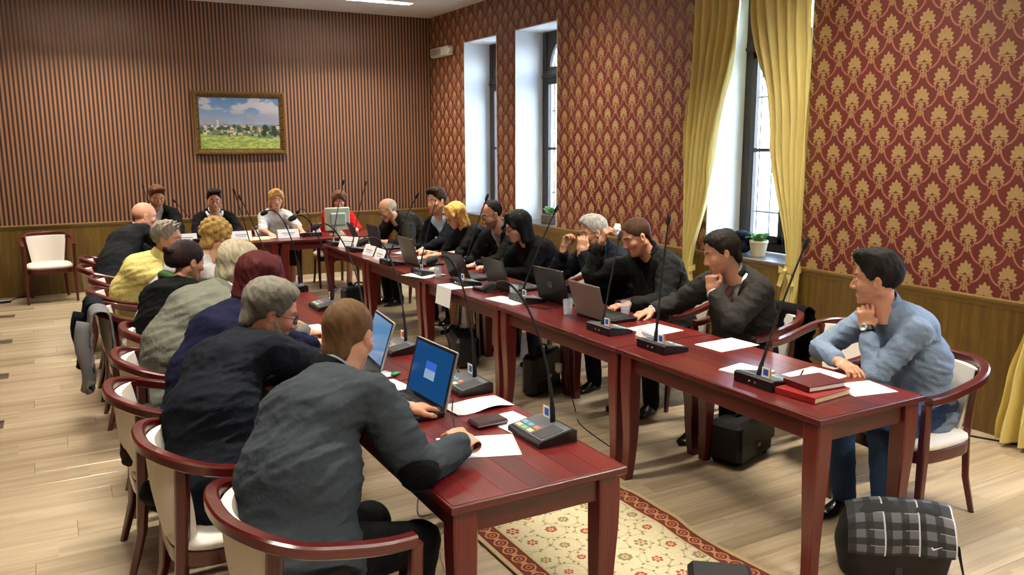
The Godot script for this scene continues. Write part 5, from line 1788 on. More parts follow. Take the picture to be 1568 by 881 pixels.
	put(ed.mesh(), "diffuser", mat(Color(0.62, 0.62, 0.6), 0.3), em)
	ed = MB.new(); ed.box(Vector3(-0.05, 0.0, 0.33), Vector3(0.06, 0.06, 0.05), 0.008)
	put(ed.mesh(), "cable_gland", M.white_plastic, em)

func gilt_tex() -> ImageTexture:
	var img := Image.create(128, 128, true, Image.FORMAT_RGB8)
	var f := noise(33, 0.09, 3)
	for y in 128:
		for x in 128:
			var t := clampf(0.5 + f.get_noise_2d(x, y) * 1.1, 0, 1)
			img.set_pixel(x, y, Color(0.20, 0.13, 0.05).lerp(Color(0.62, 0.47, 0.20), t))
	img.generate_mipmaps()
	return ImageTexture.create_from_image(img)

func painting_tex() -> ImageTexture:
	var w := 320; var h := 208
	var img := Image.create(w, h, true, Image.FORMAT_RGB8)
	var f := noise(90, 0.009, 4); var g := noise(91, 0.10, 2)
	for y in h:
		for x in w:
			var v := float(y) / h; var u := float(x) / w
			var c: Color
			if v < 0.52:
				c = Color(0.30, 0.46, 0.64).lerp(Color(0.56, 0.60, 0.68), v / 0.52)
				var cl := smoothstep(-0.05, 0.22, f.get_noise_2d(x * 0.9, y * 1.9) + 0.35 * (u - 0.4) + 0.35 * (v - 0.25))
				c = c.lerp(Color(0.74, 0.70, 0.70).lerp(Color(0.54, 0.54, 0.60), smoothstep(0.18, 0.42, v)), cl * 0.85)
			elif v < 0.56: c = Color(0.40, 0.46, 0.54)
			else: c = Color(0.36, 0.42, 0.30)
			var field := 0.70 + 0.09 * u + 0.012 * sin(u * 9.0)
			if v > field:
				c = Color(0.48, 0.57, 0.25).lerp(Color(0.70, 0.73, 0.40), clampf(0.5 + 1.1 * f.get_noise_2d(x * 2.0, y * 7.0), 0, 1))
				if g.get_noise_2d(x * 0.35, y * 1.6) > 0.25: c = Color(0.44, 0.50, 0.22)
			img.set_pixel(x, y, c)
	# the village: houses and trees dabbed in as small blots
	var r := RandomNumberGenerator.new(); r.seed = 77
	for k in 150:
		var cx := r.randf() * w; var u := cx / w
		var cy := h * lerpf(0.55, 0.70 + 0.085 * u, r.randf())
		var kind := r.randf()
		var c := Color(0.13, 0.21, 0.12).lerp(Color(0.27, 0.35, 0.20), r.randf())
		var rx := r.randf_range(5, 13); var ry := r.randf_range(4, 9)
		if kind > 0.62: c = Color(0.76, 0.72, 0.62).lerp(Color(0.60, 0.52, 0.44), r.randf()); rx = r.randf_range(4, 9); ry = r.randf_range(3, 6)
		elif kind > 0.52: c = Color(0.45, 0.42, 0.46)
		if k > 143: cx = w * (0.94 if k % 2 == 0 else 0.80) + r.randf_range(-7, 7); cy = h * r.randf_range(0.55, 0.72); c = Color(0.10, 0.17, 0.09); rx = 11; ry = 16
		for yy in range(int(cy - ry), int(cy + ry) + 1):
			for xx in range(int(cx - rx), int(cx + rx) + 1):
				if xx < 0 or xx >= w or yy < 0 or yy >= h: continue
				var d := Vector2((xx - cx) / rx, (yy - cy) / ry)
				if (kind > 0.62 and k <= 143) or d.length() < 0.9 + 0.25 * g.get_noise_2d(xx * 3.0, yy * 3.0): img.set_pixel(xx, yy, c * (1.0 + 0.2 * g.get_noise_2d(xx * 2.0, yy * 2.0)))
	# steeple
	for yy in range(int(h * 0.44), int(h * 0.58)):
		for xx in range(int(w * 0.215), int(w * 0.235)): img.set_pixel(xx, yy, Color(0.76, 0.73, 0.68))
	img.generate_mipmaps()
	return ImageTexture.create_from_image(img)

# ---------------------------------------------------------------- microphones
func mic(label: String, bx: float, bz: float, user: int, tip: Vector3, foam: bool, badge := Color(0.2, 0.35, 0.75)):
	# user: +1 the speaker sits on the +x side, -1 on the -x side, 0 on the -z side
	var turn: float = {1: PI / 2, -1: -PI / 2, 0: PI}[user]
	var t := thing("gooseneck_microphone", label, "microphone", Vector3(bx, TOP + 0.001, bz), turn, "conference microphones")
	# local: +z towards the speaker, wedge lower in front
	var b := MB.new()
	var pg := [Vector2(-0.085, 0.0), Vector2(0.085, 0.0), Vector2(0.085, 0.018), Vector2(0.078, 0.024), Vector2(-0.072, 0.05), Vector2(-0.085, 0.044)]
	var q := MB.new()
	q.xf = Transform3D(Basis(Vector3.UP, PI / 2), Vector3.ZERO)
	var pz := []
	for p: Vector2 in pg: pz.append(Vector2(-p.x, p.y))
	q.prism(pz, -0.12, 0.12)
	put(q.mesh(), "base", M.black_plastic, t)
	# key panel with coloured keys on the slope
	var sl := atan2(0.026, 0.15)
	var px := Transform3D(Basis(Vector3.RIGHT, sl), Vector3(0, 0.0385, 0.003))
	b.xf = px; b.box(Vector3.ZERO, Vector3(0.225, 0.003, 0.138), 0.001)
	var pan := put(b.mesh(), "panel", mat_once("mic_panel", Color(0.33, 0.34, 0.36), 0.4), t)
	var cols := [Color(0.45, 0.62, 0.75), Color(0.35, 0.60, 0.72), Color(0.75, 0.45, 0.35), Color(0.80, 0.72, 0.60), Color(0.45, 0.68, 0.5), Color(0.74, 0.76, 0.60)]
	for k in 6:
		var kb := MB.new(); kb.xf = px
		kb.box(Vector3(-0.085 + 0.042 * (k % 3), 0.002, 0.02 + 0.03 * int(k / 3.0)), Vector3(0.034, 0.004, 0.022), 0.0012)
		put(kb.mesh(), "key", mat_once("key%d" % k, cols[k], 0.4), pan)
	var gr := MB.new(); gr.xf = px; gr.box(Vector3(0.065, 0.002, 0.01), Vector3(0.075, 0.003, 0.1), 0.001)
	put(gr.mesh(), "speaker_grille", mat_once("mic_grille", Color(0.2, 0.2, 0.21), 0.7), pan)
	for s in [-1, 1]:
		var k := MB.new(); k.tube([Vector3(s * 0.018, 0.022, -0.086), Vector3(s * 0.018, 0.022, -0.090)], 0.005, 10)
		put(k.mesh(), "socket", M.metal, t)
	# badge card in a slot
	var cd := MB.new(); cd.box(Vector3(-0.055, 0.072, -0.055), Vector3(0.055, 0.05, 0.0015))
	var card := put(cd.mesh(), "badge_card", M.paper, t)
	cd = MB.new()
	for zz in [-0.0562, -0.0538]: cd.box(Vector3(-0.052, 0.075, zz), Vector3(0.03, 0.03, 0.0006))
	put(cd.mesh(), "emblem", mat_once("emblem" + badge.to_html(), badge, 0.6), card)
	cd = MB.new(); cd.box(Vector3(-0.0805, 0.072, -0.055), Vector3(0.008, 0.05, 0.0022))
	put(cd.mesh(), "gold_edge", mat_once("gold_print", Color(0.78, 0.62, 0.2), 0.5), card)
	# gooseneck
	var T := t.transform.affine_inverse() * tip
	var S := Vector3(0.0, 0.045, -0.05)
	var pts := []; var rr := []
	var up := Vector3(0, 1, 0)
	var c1 := S + up * 0.32; var c2 := T + Vector3(0, 0.07, -0.10)
	if not foam: c1 = S.lerp(T, 0.35) + Vector3(0, 0.05, 0); c2 = S.lerp(T, 0.8) + Vector3(0, 0.02, 0)
	for i in 33:
		var f := i / 32.0; var g := 1.0 - f
		pts.append(S * g * g * g + c1 * 3.0 * g * g * f + c2 * 3.0 * g * f * f + T * f * f * f)
		rr.append(0.011 if f < 0.09 else (0.0075 if f < 0.18 else 0.0048))
	var gm := MB.new(); gm.tube(pts, rr, 8)
	put(gm.mesh(), "gooseneck", M.soft_black, t)
	var d: Vector3 = (pts[32] - pts[30]).normalized()
	var r := 0.019 if foam else 0.0125
	var L := 0.055
	var e: Vector3 = pts[32]
	var hm := MB.new(); hm.tube([e - d * 0.008, e, e + d * 0.01, e + d * L * 0.6, e + d * L * 0.9, e + d * L], [0.006, r * 0.75, r, r, r * 0.75, r * 0.3], 14)
	put(hm.mesh(), "windscreen", M.soft_black, t)

func laptop(label: String, at: Vector3, turn: float, w: float, lid: StandardMaterial3D, open_deg: float, screen: Color, logo := false, win := false):
	# hinge at the origin, keyboard towards +z
	var t := thing("laptop", label, "laptop", at, turn, "open laptops")
	var dep := w * 0.70; var hh := w * 0.69
	var b := MB.new(); b.box(Vector3(0, 0.013, dep * 0.5), Vector3(w, 0.024, dep), 0.005)
	var base := put(b.mesh(), "keyboard_base", M.black_plastic, t)
	for r in 6:
		for c in 15:
			var k := MB.new()
			k.box(Vector3(-w * 0.44 + w * 0.88 * (c + 0.5) / 15.0, 0.0262, dep * 0.14 + dep * 0.46 * (r + 0.5) / 6.0), Vector3(w * 0.88 / 15.0 - 0.004, 0.004, dep * 0.46 / 6.0 - 0.004), 0.001)
			if at.x < -3.0 and at.z > 8.4: put(k.mesh(), "key", M.dark_grey, base)
	if not (at.x < -3.0 and at.z > 8.4):
		var kk := MB.new(); kk.box(Vector3(0, 0.0255, dep * 0.37), Vector3(w * 0.88, 0.002, dep * 0.46), 0.0008)
		put(kk.mesh(), "keyboard", M.dark_grey, base)
	var tp := MB.new(); tp.box(Vector3(0, 0.0254, dep * 0.8), Vector3(w * 0.24, 0.0012, dep * 0.22), 0.0005)
	put(tp.mesh(), "touchpad", mat_once("touchpad", Color(0.10, 0.10, 0.105), 0.3), base)
	var X := Transform3D(Basis(Vector3.RIGHT, deg_to_rad(90.0 - open_deg)), Vector3(0, 0.02, 0.004))
	b = MB.new(); b.xf = X; b.box(Vector3(0, hh * 0.5, -0.006), Vector3(w, hh, 0.012), 0.005)
	var ld := put(b.mesh(), "lid", lid, t)
	b = MB.new(); b.xf = X; b.box(Vector3(0, hh * 0.5, 0.0004), Vector3(w - 0.006, hh - 0.006, 0.002), 0.0008)
	put(b.mesh(), "bezel", M.black_plastic, ld)
	b = MB.new(); b.xf = X; b.box(Vector3(0, hh * 0.51, 0.0012), Vector3(w * 0.91, hh * 0.86, 0.0016))
	var sm := mat(Color(0.02, 0.02, 0.03), 0.15)
	sm.emission_enabled = true; sm.emission = screen; sm.emission_energy_multiplier = 0.9
	var scr := put(b.mesh(), "screen", sm, ld)
	if win:
		b = MB.new(); b.xf = X; b.box(Vector3(0.0, hh * 0.60, 0.0022), Vector3(w * 0.25, hh * 0.14, 0.0006))
		var wm := mat(Color(0.1, 0.15, 0.3), 0.2); wm.emission_enabled = true; wm.emission = Color(0.20, 0.38, 0.75); wm.emission_energy_multiplier = 0.9
		put(b.mesh(), "window_graphic", wm, scr)
		b = MB.new(); b.xf = X; b.box(Vector3(0.0, hh * 0.46, 0.0022), Vector3(w * 0.25, hh * 0.16, 0.0006))
		wm = mat(Color(0.3, 0.35, 0.4), 0.2); wm.emission_enabled = true; wm.emission = Color(0.50, 0.60, 0.70); wm.emission_energy_multiplier = 0.9
		put(b.mesh(), "window_graphic", wm, scr)
	if logo:
		b = MB.new(); b.xf = X
		var ring := []
		for k in 25: ring.append(Vector3(cos(TAU * k / 24.0) * 0.022, hh * 0.5 + sin(TAU * k / 24.0) * 0.022, -0.0125))
		b.tube(ring, 0.0018, 6, false)
		var tm := TextMesh.new(); tm.text = "hp"; tm.font_size = 16; tm.pixel_size = 0.0018; tm.depth = 0.001
		put(b.mesh(), "logo_ring", M.metal, ld)
		var tx := put(tm, "logo_letters", M.metal, ld)
		tx.transform = X * Transform3D(Basis(Vector3.UP, PI), Vector3(0, hh * 0.5, -0.0128))
	for s in [-1, 1]:
		b = MB.new(); b.tube([Vector3(s * w * 0.36 - 0.02, 0.024, 0.002), Vector3(s * w * 0.36 + 0.02, 0.024, 0.002)], 0.006, 8)
		put(b.mesh(), "hinge", M.dark_grey, t)

func sheet(label: String, at: Vector2, w: float, d: float, turn: float, curl := 0.0, called := "paper_sheet", n := 1, y := TOP):
	var b := MB.new(); var rows := []; var low := []
	var th := 0.0012 * n
	for i in 9:
		var r := []; var l := []
		for j in 9:
			var u := i / 8.0 - 0.5; var v := j / 8.0 - 0.5
			var yy := curl * (sin(u * 7.0 + 0.6) * 0.5 + 0.5) * (0.5 + 0.5 * v)
			r.append(Vector3(u * w, th + yy + 0.0008, v * d)); l.append(Vector3(u * w, yy + 0.0008, v * d))
		rows.append(r); low.append(l)
	b.grid(rows, false, true); b.grid(low, false, false)
	for e in [0, 8]:
		b.grid([rows[e], low[e]], false, e == 0)
		var c0 := []; var c1 := []
		for i in 9: c0.append(rows[i][e]); c1.append(low[i][e])
		b.grid([c0, c1], false, e == 8)
	var o := put(b.mesh(), called, M.paper)
	o.position = Vector3(at.x, y, at.y); o.rotation.y = turn
	tag(o, label, "paper", "papers on the tables")
	return o

func tent_card(label: String, at: Vector2, turn: float, w := 0.24, h := 0.11):
	var t := thing("name_card", label, "name card", Vector3(at.x, TOP + 0.001, at.y), turn, "folded name cards")
	for s in [-1, 1]:
		var b := MB.new()
		b.xf = Transform3D(Basis(Vector3.RIGHT, s * -0.42), Vector3(0, h * 0.92, 0))
		b.box(Vector3(0, -h * 0.5, 0), Vector3(w, h, 0.0014))
		var o := put(b.mesh(), "card_face", M.paper, t)
		if s == 1:
			b = MB.new(); b.xf = Transform3D(Basis(Vector3.RIGHT, s * -0.42), Vector3(0, h * 0.92, 0))
			b.box(Vector3(0, -h * 0.45, 0.0010), Vector3(w * 0.6, 0.012, 0.0005)); b.box(Vector3(0, -h * 0.65, 0.0010), Vector3(w * 0.45, 0.007, 0.0005))
			put(b.mesh(), "printed_line", mat_once("print", Color(0.55, 0.6, 0.7), 0.7), o)

func cable(label: String, pts: Array, r := 0.004, m: StandardMaterial3D = null):
	var cv := Curve3D.new()
	for i in pts.size():
		var a: Vector3 = pts[maxi(i - 1, 0)]; var c: Vector3 = pts[mini(i + 1, pts.size() - 1)]
		cv.add_point(pts[i], -(c - a) / 6.0, (c - a) / 6.0)
	var pp := Array(cv.tessellate(4, 3.0))
	var b := MB.new(); b.tube(pp, r, 7)
	var o := put(b.mesh(), "cable", m if m else M.soft_black)
	tag(o, label, "cable")

func build_table_things():
	var red := Color(0.72, 0.2, 0.2)
	mic("black gooseneck microphone on the near end of the left tables", -3.66, 9.30, -1, Vector3(-3.75, 1.337, 9.08), true)
	mic("black gooseneck microphone behind the open laptop with blue screen", -3.64, 8.58, -1, Vector3(-3.72, 1.365, 8.46), true)
	mic("black gooseneck microphone beside the near man's head, left row", -3.65, 7.75, -1, Vector3(-3.75, 1.37, 7.60), true, red)
	mic("gooseneck microphone in left row hidden behind the near man's head", -3.65, 7.05, -1, Vector3(-3.75, 1.37, 6.68), true)
	mic("gooseneck microphone in left row by the bearded man's brow", -3.64, 6.36, -1, Vector3(-3.8, 1.40, 6.30), true, red)
	mic("gooseneck microphone of left row curving before the woman in white", -3.65, 5.55, -1, Vector3(-3.8, 1.377, 5.46), true)
	mic("tall gooseneck microphone of left row just right of the red tie", -3.65, 4.65, -1, Vector3(-3.79, 1.405, 4.47), false)
	mic("tall gooseneck microphone of left row grazing the red tie man's head", -3.65, 3.95, -1, Vector3(-3.75, 1.436, 3.99), false)
	mic("black gooseneck microphone before the man in the blue shirt", -2.37, 9.22, 1, Vector3(-2.16, 1.396, 9.22), false)
	mic("black gooseneck microphone before the man with the striped tie", -2.36, 8.45, 1, Vector3(-2.28, 1.446, 8.373), false)
	mic("black gooseneck microphone beside the open silver laptop", -2.36, 7.95, 1, Vector3(-2.26, 1.31, 7.90), false)
	mic("black gooseneck microphone left of the dark laptop with round logo", -2.30, 6.86, 1, Vector3(-2.16, 1.411, 7.01), false)
	mic("gooseneck microphone before the woman with shoulder length black hair", -2.36, 5.98, 1, Vector3(-2.2, 1.438, 6.035), false)
	mic("gooseneck microphone with tip on the young navy suit man's face", -2.44, 5.33, 1, Vector3(-2.3, 1.433, 5.30), false)
	mic("gooseneck microphone at the window row leaning past the olive jacket", -2.47, 4.62, 1, Vector3(-2.25, 1.388, 4.71), false)
	mic("thin gooseneck microphone of window row right of the monitor", -2.44, 3.50, 1, Vector3(-2.32, 1.447, 3.49), false)
	mic("thin gooseneck microphone of window row in front of the monitor", -2.46, 2.88, 1, Vector3(-2.40, 1.442, 2.989), false)
	mic("gooseneck microphone before the woman in white at head table", -2.45, 1.78, 0, Vector3(-2.56, 1.06, 1.66), true)
	mic("gooseneck microphone between the two men at head table", -3.72, 1.78, 0, Vector3(-3.97, 1.223, 1.62), false)
	mic("gooseneck microphone at far left of head table", -4.22, 1.80, 0, Vector3(-4.30, 1.40, 1.62), false)
	# laptops
	var silver := mat(Color(0.50, 0.46, 0.43), 0.35, 0.4)
	var dark := mat(Color(0.09, 0.085, 0.08), 0.4)
	var grey := mat(Color(0.22, 0.20, 0.19), 0.38, 0.2)
	var olive := mat(Color(0.38, 0.35, 0.29), 0.4, 0.2)
	laptop("open laptop with a blue screen beside the grey blazer", Vector3(-3.905, TOP, 8.72), -PI / 2 + 0.06, 0.375, mat(Color(0.55, 0.54, 0.52), 0.4), 105, Color(0.08, 0.28, 0.48), false, true)
	laptop("open laptop half hidden behind the grey blazer man's head", Vector3(-3.88, TOP, 7.98), -PI / 2 - 0.1, 0.36, mat(Color(0.6, 0.6, 0.6), 0.4), 108, Color(0.35, 0.55, 0.72))
	laptop("open silver laptop near the man wiping his brow", Vector3(-2.262, TOP, 7.62), PI / 2, 0.345, silver, 106, Color(0.1, 0.1, 0.12))
	laptop("open black laptop with a round logo on its lid", Vector3(-2.17, TOP, 7.02), PI / 2 + 0.08, 0.36, dark, 104, Color(0.1, 0.1, 0.12), true)
	laptop("open dark grey laptop before the woman with shoulder length black hair", Vector3(-2.24, TOP, 6.34), PI / 2, 0.35, grey, 108, Color(0.1, 0.1, 0.12))
	laptop("open black laptop before the bearded man in glasses", Vector3(-2.295, TOP, 5.74), PI / 2 + 0.1, 0.34, dark, 112, Color(0.1, 0.1, 0.12), true)
	laptop("open olive grey laptop before the blonde woman in black", Vector3(-2.325, TOP, 4.74), PI / 2, 0.37, olive, 104, Color(0.1, 0.1, 0.12))
	laptop("open black laptop before the olive jacket", Vector3(-2.18, TOP, 3.40), PI / 2, 0.36, dark, 100, Color(0.1, 0.1, 0.12))
	laptop("open brown grey laptop at the corner by the monitor", Vector3(-2.20, TOP, 2.84), PI / 2 - 0.1, 0.34, grey, 112, Color(0.1, 0.1, 0.12))
	# monitor at the head table, seen from behind
	var t := thing("computer_monitor", "pale green grey monitor seen from behind on head table", "monitor", Vector3(-2.12, TOP, 1.84), 0.0)
	var mm := mat(Color(0.66, 0.70, 0.60), 0.6)
	var b := MB.new(); b.box(Vector3(0, 0.20, 0), Vector3(0.32, 0.29, 0.04), 0.012); put(b.mesh(), "back_cover", mm, t)
	b = MB.new(); b.box(Vector3(0, 0.20, 0.03), Vector3(0.20, 0.16, 0.04), 0.015); put(b.mesh(), "back_bulge", mat(Color(0.58, 0.64, 0.56), 0.6), t)
	b = MB.new(); b.box(Vector3(0, 0.20, -0.0205), Vector3(0.29, 0.25, 0.003), 0.001); put(b.mesh(), "screen", mat(Color(0.03, 0.03, 0.035), 0.2), t)
	b = MB.new(); b.box(Vector3(0, 0.045, 0.01), Vector3(0.05, 0.09, 0.03), 0.006); put(b.mesh(), "stand", mm, t)
	b = MB.new(); b.lathe(Vector3(0, 0, 0.0), [Vector2(0, 0.0), Vector2(0.10, 0.0), Vector2(0.10, 0.008), Vector2(0.03, 0.016), Vector2(0, 0.016)]); put(b.mesh(), "foot", mm, t)
	# name cards
	tent_card("white folded name card before the woman in white", Vector2(-2.74, 1.82), 0.0, 0.26)
	tent_card("white folded name card before the red tie man", Vector2(-3.28, 1.74), 0.0)
	tent_card("white folded name card behind the bald man, head table", Vector2(-3.90, 1.72), 0.0)
	tent_card("white folded name card at the far corner of window row", Vector2(-2.40, 3.16), -PI / 2 + 0.5, 0.26, 0.13)
	tent_card("white folded name card between the two far black laptops", Vector2(-2.42, 3.90), -PI / 2 + 0.1, 0.24)
	tent_card("white folded name card next to the olive grey laptop", Vector2(-2.45, 4.30), -PI / 2, 0.26, 0.12)
	tent_card("white name card standing before the striped tie man", Vector2(-2.28, 8.25), -PI / 2 - 0.12, 0.28, 0.05)
	# papers
	sheet("white sheet on the table between blue shirt and dark suit", Vector2(-1.985, 8.56), 0.30, 0.21, 0.05)
	sheet("small stack of white paper left of the nearest right microphone", Vector2(-2.29, 9.02), 0.19, 0.20, 0.2, 0.0, "paper_stack", 6)
	sheet("white sheet with a pen before the blue shirt man's hand", Vector2(-2.05, 9.24), 0.25, 0.21, 0.1)
	sheet("white sheet at the near corner beside the red books", Vector2(-2.04, 9.50), 0.24, 0.19, -0.2)
	sheet("white sheet in front of the silver laptop's keyboard", Vector2(-2.09, 8.05), 0.25, 0.25, 0.1)
	sheet("white card lying near the table edge before the dark laptops", Vector2(-2.42, 6.78), 0.16, 0.33, 0.15, 0.0, "paper_stack", 4)
	sheet("creased white paper lying by the white mouse", Vector2(-2.47, 5.38), 0.28, 0.3, 0.3, 0.02)
	sheet("white papers under the blonde woman's hands", Vector2(-2.07, 4.40), 0.21, 0.30, 0.1)
	sheet("white paper held up before the young navy suit man", Vector2(-2.06, 3.98), 0.21, 0.28, 0.2, 0.05)
	sheet("white papers before the olive jacket", Vector2(-2.05, 3.05), 0.22, 0.32, 0.1, 0.01, "paper_stack", 5)
	sheet("large white sheet the near man is writing on", Vector2(-3.93, 9.28), 0.30, 0.22, -0.35)
	sheet("white sheet tucked under the nearest left microphone", Vector2(-3.68, 9.10), 0.16, 0.22, 0.1)
	sheet("wavy white sheet right of the blue laptop screen", Vector2(-3.71, 8.84), 0.28, 0.17, 0.05, 0.022)
	sheet("white paper left of the blue screen laptop", Vector2(-3.96, 8.38), 0.2, 0.2, 0.15, 0.008)
	sheet("white papers under the bearded man's hands", Vector2(-3.93, 7.55), 0.22, 0.32, 0.1)
	sheet("white sheet farther along the left tables by the glasses", Vector2(-3.93, 7.02), 0.22, 0.3, 0.1)
	sheet("white papers before the woman in white", Vector2(-2.98, 1.68), 0.28, 0.2, 0.1)
	sheet("yellowish folder at the head table beside the white cards", Vector2(-3.10, 1.85), 0.26, 0.18, 0.05, 0.0, "paper_folder", 3).material_override = mat(Color(0.78, 0.72, 0.42), 0.7)
	sheet("white papers before the man with the red tie", Vector2(-3.52, 1.66), 0.3, 0.2, 0.0)
	# card hanging over the edge of the window row
	t = thing("hanging_card", "white folded card hanging over the table edge", "name card", Vector3(-2.57, TOP, 6.02), 0.0)
	b = MB.new(); b.box(Vector3(0.1, 0.002, 0), Vector3(0.2, 0.002, 0.27)); put(b.mesh(), "card_face", M.paper, t)
	b = MB.new(); b.xf = Transform3D(Basis(Vector3.BACK, -0.12), Vector3(-0.004, 0.002, 0)); b.box(Vector3(0, -0.075, 0), Vector3(0.002, 0.15, 0.27)); put(b.mesh(), "card_face", M.paper, t)
	# red books by the blue shirt man
	t = thing("book", "thick red bound book lying under a red diary", "book", Vector3(-2.30, TOP + 0.001, 9.44), 0.1, "red books")
	book(t, 0.27, 0.21, 0.028, Color(0.55, 0.09, 0.07), Color(0.80, 0.70, 0.50))
	t = thing("book", "dark red diary lying on top of a red book", "book", Vector3(-2.27, TOP + 0.031, 9.42), -0.08, "red books")
	book(t, 0.22, 0.165, 0.026, Color(0.33, 0.03, 0.04), Color(0.85, 0.83, 0.80))
	# pens
	pen("dark pen on the paper before the blue shirt man", Vector3(-2.09, TOP + 0.006, 9.19), 0.6, Color(0.03, 0.03, 0.04))
	pen("pen lying under the near man's writing hand", Vector3(-4.02, TOP + 0.008, 9.20), 0.2, Color(0.5, 0.4, 0.35))
	# brown wallet
	t = thing("leather_case", "flat brown leather case beside the writing hand", "case", Vector3(-3.78, TOP + 0.001, 9.075), 0.05)
	b = MB.new(); b.box(Vector3(0, 0.013, 0), Vector3(0.145, 0.024, 0.095), 0.008); put(b.mesh(), "body", mat(Color(0.17, 0.075, 0.06), 0.4), t)
	b = MB.new(); b.box(Vector3(0, 0.014, 0.0475), Vector3(0.146, 0.003, 0.003), 0.001); put(b.mesh(), "zip", M.metal, t)
	# green memory stick and small card
	t = thing("memory_stick", "bright green memory stick behind the blue screen", "memory stick", Vector3(-3.85, TOP + 0.001, 8.22), 0.5)
	b = MB.new(); b.box(Vector3(0, 0.01, 0), Vector3(0.05, 0.018, 0.022), 0.006); put(b.mesh(), "body", mat(Color(0.05, 0.5, 0.28), 0.4), t)
	b = MB.new(); b.box(Vector3(0.033, 0.01, 0), Vector3(0.016, 0.008, 0.014), 0.001); put(b.mesh(), "plug", M.metal, t)
	sheet("small cream note under the green memory stick", Vector2(-3.90, 8.17), 0.12, 0.1, 0.3)
	# mouse, adapter, glasses of water
	t = thing("computer_mouse", "cream computer mouse among the papers of window row", "mouse", Vector3(-2.30, TOP, 5.20), PI / 2)
	var F := Field.new(Vector3(-0.05, -0.01, -0.07), Vector3(0.05, 0.05, 0.07), 0.005)
	F.ell(Vector3(0, 0.008, 0), Vector3(0.032, 0.028, 0.056), 0.01)
	var j := Join.new(); j.add(F.extract(0.0, [Plane(Vector3.DOWN, -0.001)]), Transform3D.IDENTITY, Color.WHITE)
	put(joined(j), "shell", mat(Color(0.72, 0.72, 0.56), 0.5), t)
	b = MB.new(); b.tube([Vector3(-0.004, 0.036, 0.02), Vector3(0.004, 0.036, 0.02)], 0.008, 10); put(b.mesh(), "wheel", M.dark_grey, t)
	t = thing("power_adapter", "black power adapter near the edge of window row", "adapter", Vector3(-2.40, TOP, 6.30), 0.2)
	b = MB.new(); b.box(Vector3(0, 0.016, 0), Vector3(0.055, 0.03, 0.12), 0.006); put(b.mesh(), "brick", M.black_plastic, t)
	b = MB.new(); b.box(Vector3(0, 0.0318, 0), Vector3(0.035, 0.0008, 0.08)); put(b.mesh(), "label_plate", mat(Color(0.35, 0.36, 0.38), 0.5), t)
	var gl := mat(Color(0.9, 0.95, 1.0, 0.18), 0.05); gl.transparency = BaseMaterial3D.TRANSPARENCY_ALPHA
	var gp := [[-2.30, 7.40, "clear drinking glass behind the silver laptop"], [-1.99, 7.62, "clear drinking glass beside the silver laptop's keyboard"], [-2.33, 6.72, "clear drinking glass by the round logo laptop"], [-2.42, 5.56, "clear drinking glass by the black laptop of the bearded man"]]
	for q in gp:
		t = thing("drinking_glass", q[2], "glass", Vector3(q[0], TOP + 0.001, q[1]), 0, "drinking glasses")
		b = MB.new(); b.lathe(Vector3.ZERO, [Vector2(0, 0), Vector2(0.027, 0), Vector2(0.029, 0.004), Vector2(0.034, 0.10), Vector2(0.0325, 0.10), Vector2(0.027, 0.008), Vector2(0, 0.008)], 20); put(b.mesh(), "tumbler", gl, t)
		b = MB.new(); b.lathe(Vector3.ZERO, [Vector2(0, 0.009), Vector2(0.0265, 0.009), Vector2(0.029, 0.045), Vector2(0, 0.045)], 20)
		put(b.mesh(), "water", gl, t)
	# magazine on the window row
	sheet("grey green magazine beside the black haired woman's laptop", Vector2(-2.04, 6.24), 0.22, 0.3, 0.1, 0.0, "magazine", 5).material_override = mat(Color(0.30, 0.34, 0.30), 0.4)
	# tissue in the hand of the man wiping his brow
	F = Field.new(Vector3(-0.06, -0.06, -0.06), Vector3(0.06, 0.06, 0.06), 0.006)
	F.ell(Vector3.ZERO, Vector3(0.03, 0.045, 0.022), 0.01); F.cap(Vector3(0, -0.03, 0), Vector3(0.02, 0.03, 0.01), 0.018, 0.006, 0.01)
	j = Join.new(); j.add(F.extract(0.0), Transform3D.IDENTITY, Color.WHITE)
	var o := put(joined(j, Vector2(0.008, 0), noise(4, 40.0, 2)), "tissue", M.paper)
	o.position = Vector3(-1.785, 1.285, 7.235); tag(o, "white tissue pressed to the forehead of the black jacket man", "tissue")
	# cables on the tables
	cable("thin black cable from the near left microphone base", [Vector3(-3.76, TOP + 0.004, 8.70), Vector3(-3.84, TOP + 0.004, 8.86), Vector3(-3.92, TOP + 0.004, 9.06)], 0.003)
	cable("black cable curling beside the black adapter", [Vector3(-2.40, TOP + 0.005, 6.36), Vector3(-2.36, TOP + 0.005, 6.46), Vector3(-2.25, TOP + 0.005, 6.42), Vector3(-2.3, TOP + 0.005, 6.55), Vector3(-2.2, TOP + 0.005, 6.62)], 0.004)
	cable("black cable trailing from the round logo laptop", [Vector3(-2.20, TOP + 0.005, 7.2), Vector3(-2.33, TOP + 0.005, 7.16), Vector3(-2.4, TOP + 0.005, 7.0), Vector3(-2.34, TOP + 0.005, 7.27)], 0.003)

func book(t: Node3D, w: float, d: float, h: float, c: Color, page: Color):
	var cm := mat(c, 0.4)
	for s in [0, 1]:
		var b := MB.new(); b.box(Vector3(0, 0.0015 + s * (h - 0.003), 0), Vector3(w, 0.003, d), 0.001); put(b.mesh(), "cover", cm, t)
	var b2 := MB.new(); b2.box(Vector3(-w * 0.5 + 0.002, h * 0.5, 0), Vector3(0.004, h, d), 0.0015); put(b2.mesh(), "spine", cm, t)
	b2 = MB.new(); b2.box(Vector3(0.0, h * 0.5, 0), Vector3(w - 0.01, h - 0.006, d - 0.008)); put(b2.mesh(), "pages", mat(page, 0.8), t)

